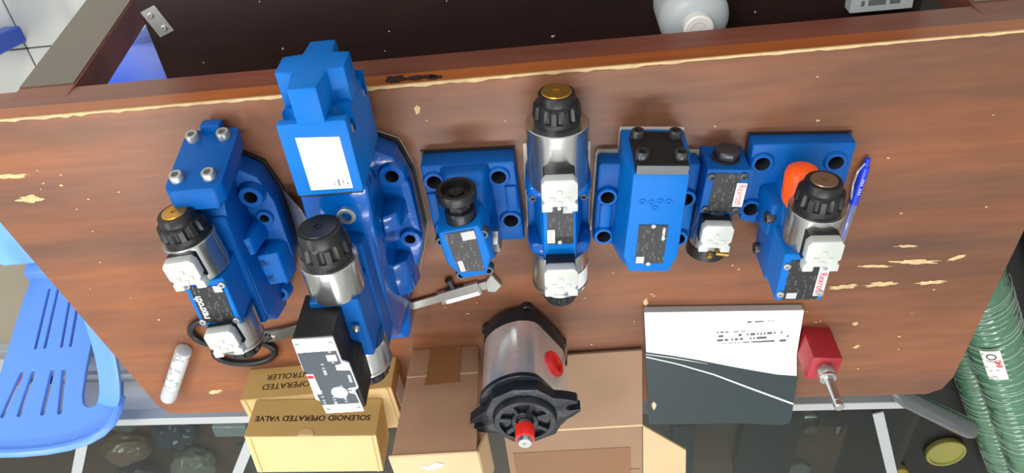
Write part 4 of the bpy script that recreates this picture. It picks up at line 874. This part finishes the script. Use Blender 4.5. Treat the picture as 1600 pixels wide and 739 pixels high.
# ================================================================== plastic chair and stools
CH = thing('plastic_chair', 'blue plastic armchair with slotted fan back beside the table', 'chair', (1.0, .82, -.75)); O = (1.0, .82, -.75)
def fill2d(name, outer, holes, material, mtx, thick=.003, bev=.0012):
    cu = bpy.data.curves.new(name, 'CURVE'); cu.dimensions = '2D'; cu.fill_mode = 'BOTH'; cu.extrude = thick; cu.bevel_depth = bev; cu.bevel_resolution = 1
    for pts in [outer]+holes:
        sp = cu.splines.new('POLY'); sp.points.add(len(pts)-1)
        for q, p in zip(sp.points, pts): q.co = (p[0], p[1], 0, 1)
        sp.use_cyclic_u = True
    to = bpy.data.objects.new('tmp', cu); COL.objects.link(to); dg = bpy.context.evaluated_depsgraph_get(); dg.update()
    me = bpy.data.meshes.new_from_object(to.evaluated_get(dg)); bpy.data.objects.remove(to); bpy.data.curves.remove(cu)
    me.transform(mtx); me.transform(Matrix.Translation(-Vector(O))); me.materials.clear(); me.materials.append(material)
    o = bpy.data.objects.new(name, me); COL.objects.link(o); o.parent = CH; return o
BV = Vector((0, .135, .315)); BLn = BV.length
BM = frame((.980, .945, -.365), (1, 0, 0), tuple(BV))
half = [(.072, 0), (.078, .25), (.080, .45), (.082, .65), (.086, .78), (.091, .825), (.099, .848), (.107, .853), (.115, .846), (.121, .825), (.124, .79), (.128, .72), (.156, .72), (.1615, .80), (.1615, .87), (.154, .94), (.140, .985), (.118, 1.02), (.085, 1.047), (.045, 1.062), (0, 1.066)]
outer = [(x, t*BLn) for x, t in half]+[(-x, t*BLn) for x, t in half[::-1][1:]]
def slot(xa, ta, xb, tb, w_):
    a_ = Vector((xa, ta*BLn)); b_ = Vector((xb, tb*BLn)); d = (b_-a_).normalized(); n = Vector((-d.y, d.x)); pts = []
    for k in range(7): th = math.pi*k/6; pts.append(a_+(n*math.cos(th)-d*math.sin(th))*w_)
    for k in range(7): th = math.pi*k/6; pts.append(b_+(-n*math.cos(th)+d*math.sin(th))*w_)
    return [tuple(p) for p in pts]
holes = [slot(x0_, .635, x1_, .865, .0052) for x0_, x1_ in ((-.0405, -.052), (-.0185, -.020), (.0185, .024), (.0405, .055))]
holes += [slot(x0_, .14, x1_, .495, .0036) for x0_, x1_ in ((-.034, -.042), (-.016, -.0245), (.012, .0080), (.030, .0265))]
fill2d('backrest', outer, holes, CHAIRB, BM)
b = B(); rp = cat0 = None
rim = [BM @ Vector((x, t*BLn, .004)) for x, t in [(-p[0], p[1]) for p in half[13:]]+[p for p in half[13:][::-1][1:]]]
b.tube(rim, .0085, 10); b.build('rim', CHAIRB, CH, off=O)
def strip(name, pts, w_, th, material, up=(0, 0, 1)):
    """bent flat band with a down-turned lip"""
    b = B(); P = [Vector(p) for p in pts]; rings = []
    for i, p in enumerate(P):
        t = (P[min(i+1, len(P)-1)]-P[max(i-1, 0)]).normalized(); n = t.cross(Vector(up)).normalized(); ww = w_[i] if isinstance(w_, list) else w_
        u = n.cross(t).normalized()
        rings.append([p-n*ww/2, p-n*ww/2+u*th*.8, p-n*ww*.3+u*th, p+n*ww*.3+u*th, p+n*ww/2+u*th*.8, p+n*ww/2, p+n*ww*.44-u*th*.4, p-n*ww*.44-u*th*.4])
    b.poly(rings); return b.build(name, material, CH, off=O, sharp=50)
def cat(pts, n=8):
    P = [Vector(p) for p in pts]; P = [2*P[0]-P[1]]+P+[2*P[-1]-P[-2]]; out = []
    for i in range(1, len(P)-2):
        for k in range(n):
            t = k/n; a, b_, c, d = P[i-1], P[i], P[i+1], P[i+2]; out.append(.5*((2*b_)+(c-a)*t+(2*a-5*b_+4*c-d)*t*t+(3*b_-a-3*c+d)*t**3))
    return out+[P[-2]]
for s in (-1, 1):
    strip('arm', cat([(.980+s*.142, 1.052, -.118), (.980+s*.145, 1.048, -.100), (.980+s*.165, 1.015, -.094), (.980+s*.182, .965, -.097), (.980+s*.195, .90, -.104), (.980+s*.202, .80, -.120), (.980+s*.20, .70, -.135), (.98+s*.195, .63, -.15), (.98+s*.188, .605, -.22), (.98+s*.18, .60, -.36)]), .034, .010, CHAIRB)
b = B(); b.prism([(.80, .62), (.82, .585), (.88, .57), (1.10, .57), (1.16, .585), (1.18, .62), (1.165, .86), (1.14, .905), (1.10, .925), (.88, .925), (.84, .905), (.815, .86)], -.372, -.352); b.build('seat', CHAIRL, CH, .008, 3, O)
b = B(); b.loft([(rect(1.0, .94, .055, .03), -.385), (rect(1.0, .945, .062, .012), -.34)]); b.build('back_neck', CHAIRB, CH, .004, 2, O)
for (sx, sy) in ((-1, -1), (1, -1), (-1, 1), (1, 1)):
    cx, cy = .99+sx*.165, .755+(.15 if sy > 0 else -.095)
    b = B(); b.loft([(rect(cx+sx*.035, cy+sy*.05, .018, .018), -.75), (rect(cx, cy, .026, .026), -.362)]); b.build('leg', CHAIRB, CH, .004, 2, O)
STB = mat('shaded_blue_plastic', (66, 104, 216), .35)  # stool blue deepened: shade under the table put into the colour
def stool(label, loc, rz):
    r = thing('plastic_stool', label, 'stool', loc, rz, 'blue plastic stools')
    b = B(); b.prism([(-.14, -.12), (-.12, -.14), (.12, -.14), (.14, -.12), (.14, .12), (.12, .14), (-.12, .14), (-.14, .12)], .36, .375); b.build('seat', STB, r, .006, 2)
    b = B(); b.loft([([(x*1.04, y*1.04) for x, y in rect(0, 0, .135, .135)], .32), (rect(0, 0, .138, .138), .36)]); b.build('skirt', STB, r, .004, 2)
    for sx in (-1, 1):
        for sy in (-1, 1):
            b = B(); b.loft([(rect(sx*.16, sy*.16, .018, .018), 0), (rect(sx*.118, sy*.118, .022, .022), .33)]); b.build('leg', STB, r, .003, 1)
    return r
stool('blue plastic stool under the table behind the leg', (.655, .645, -.75), .06)
stool('blue plastic stool on the tiles at the outer corner of the photo', (1.288, .456, -.75), 0)
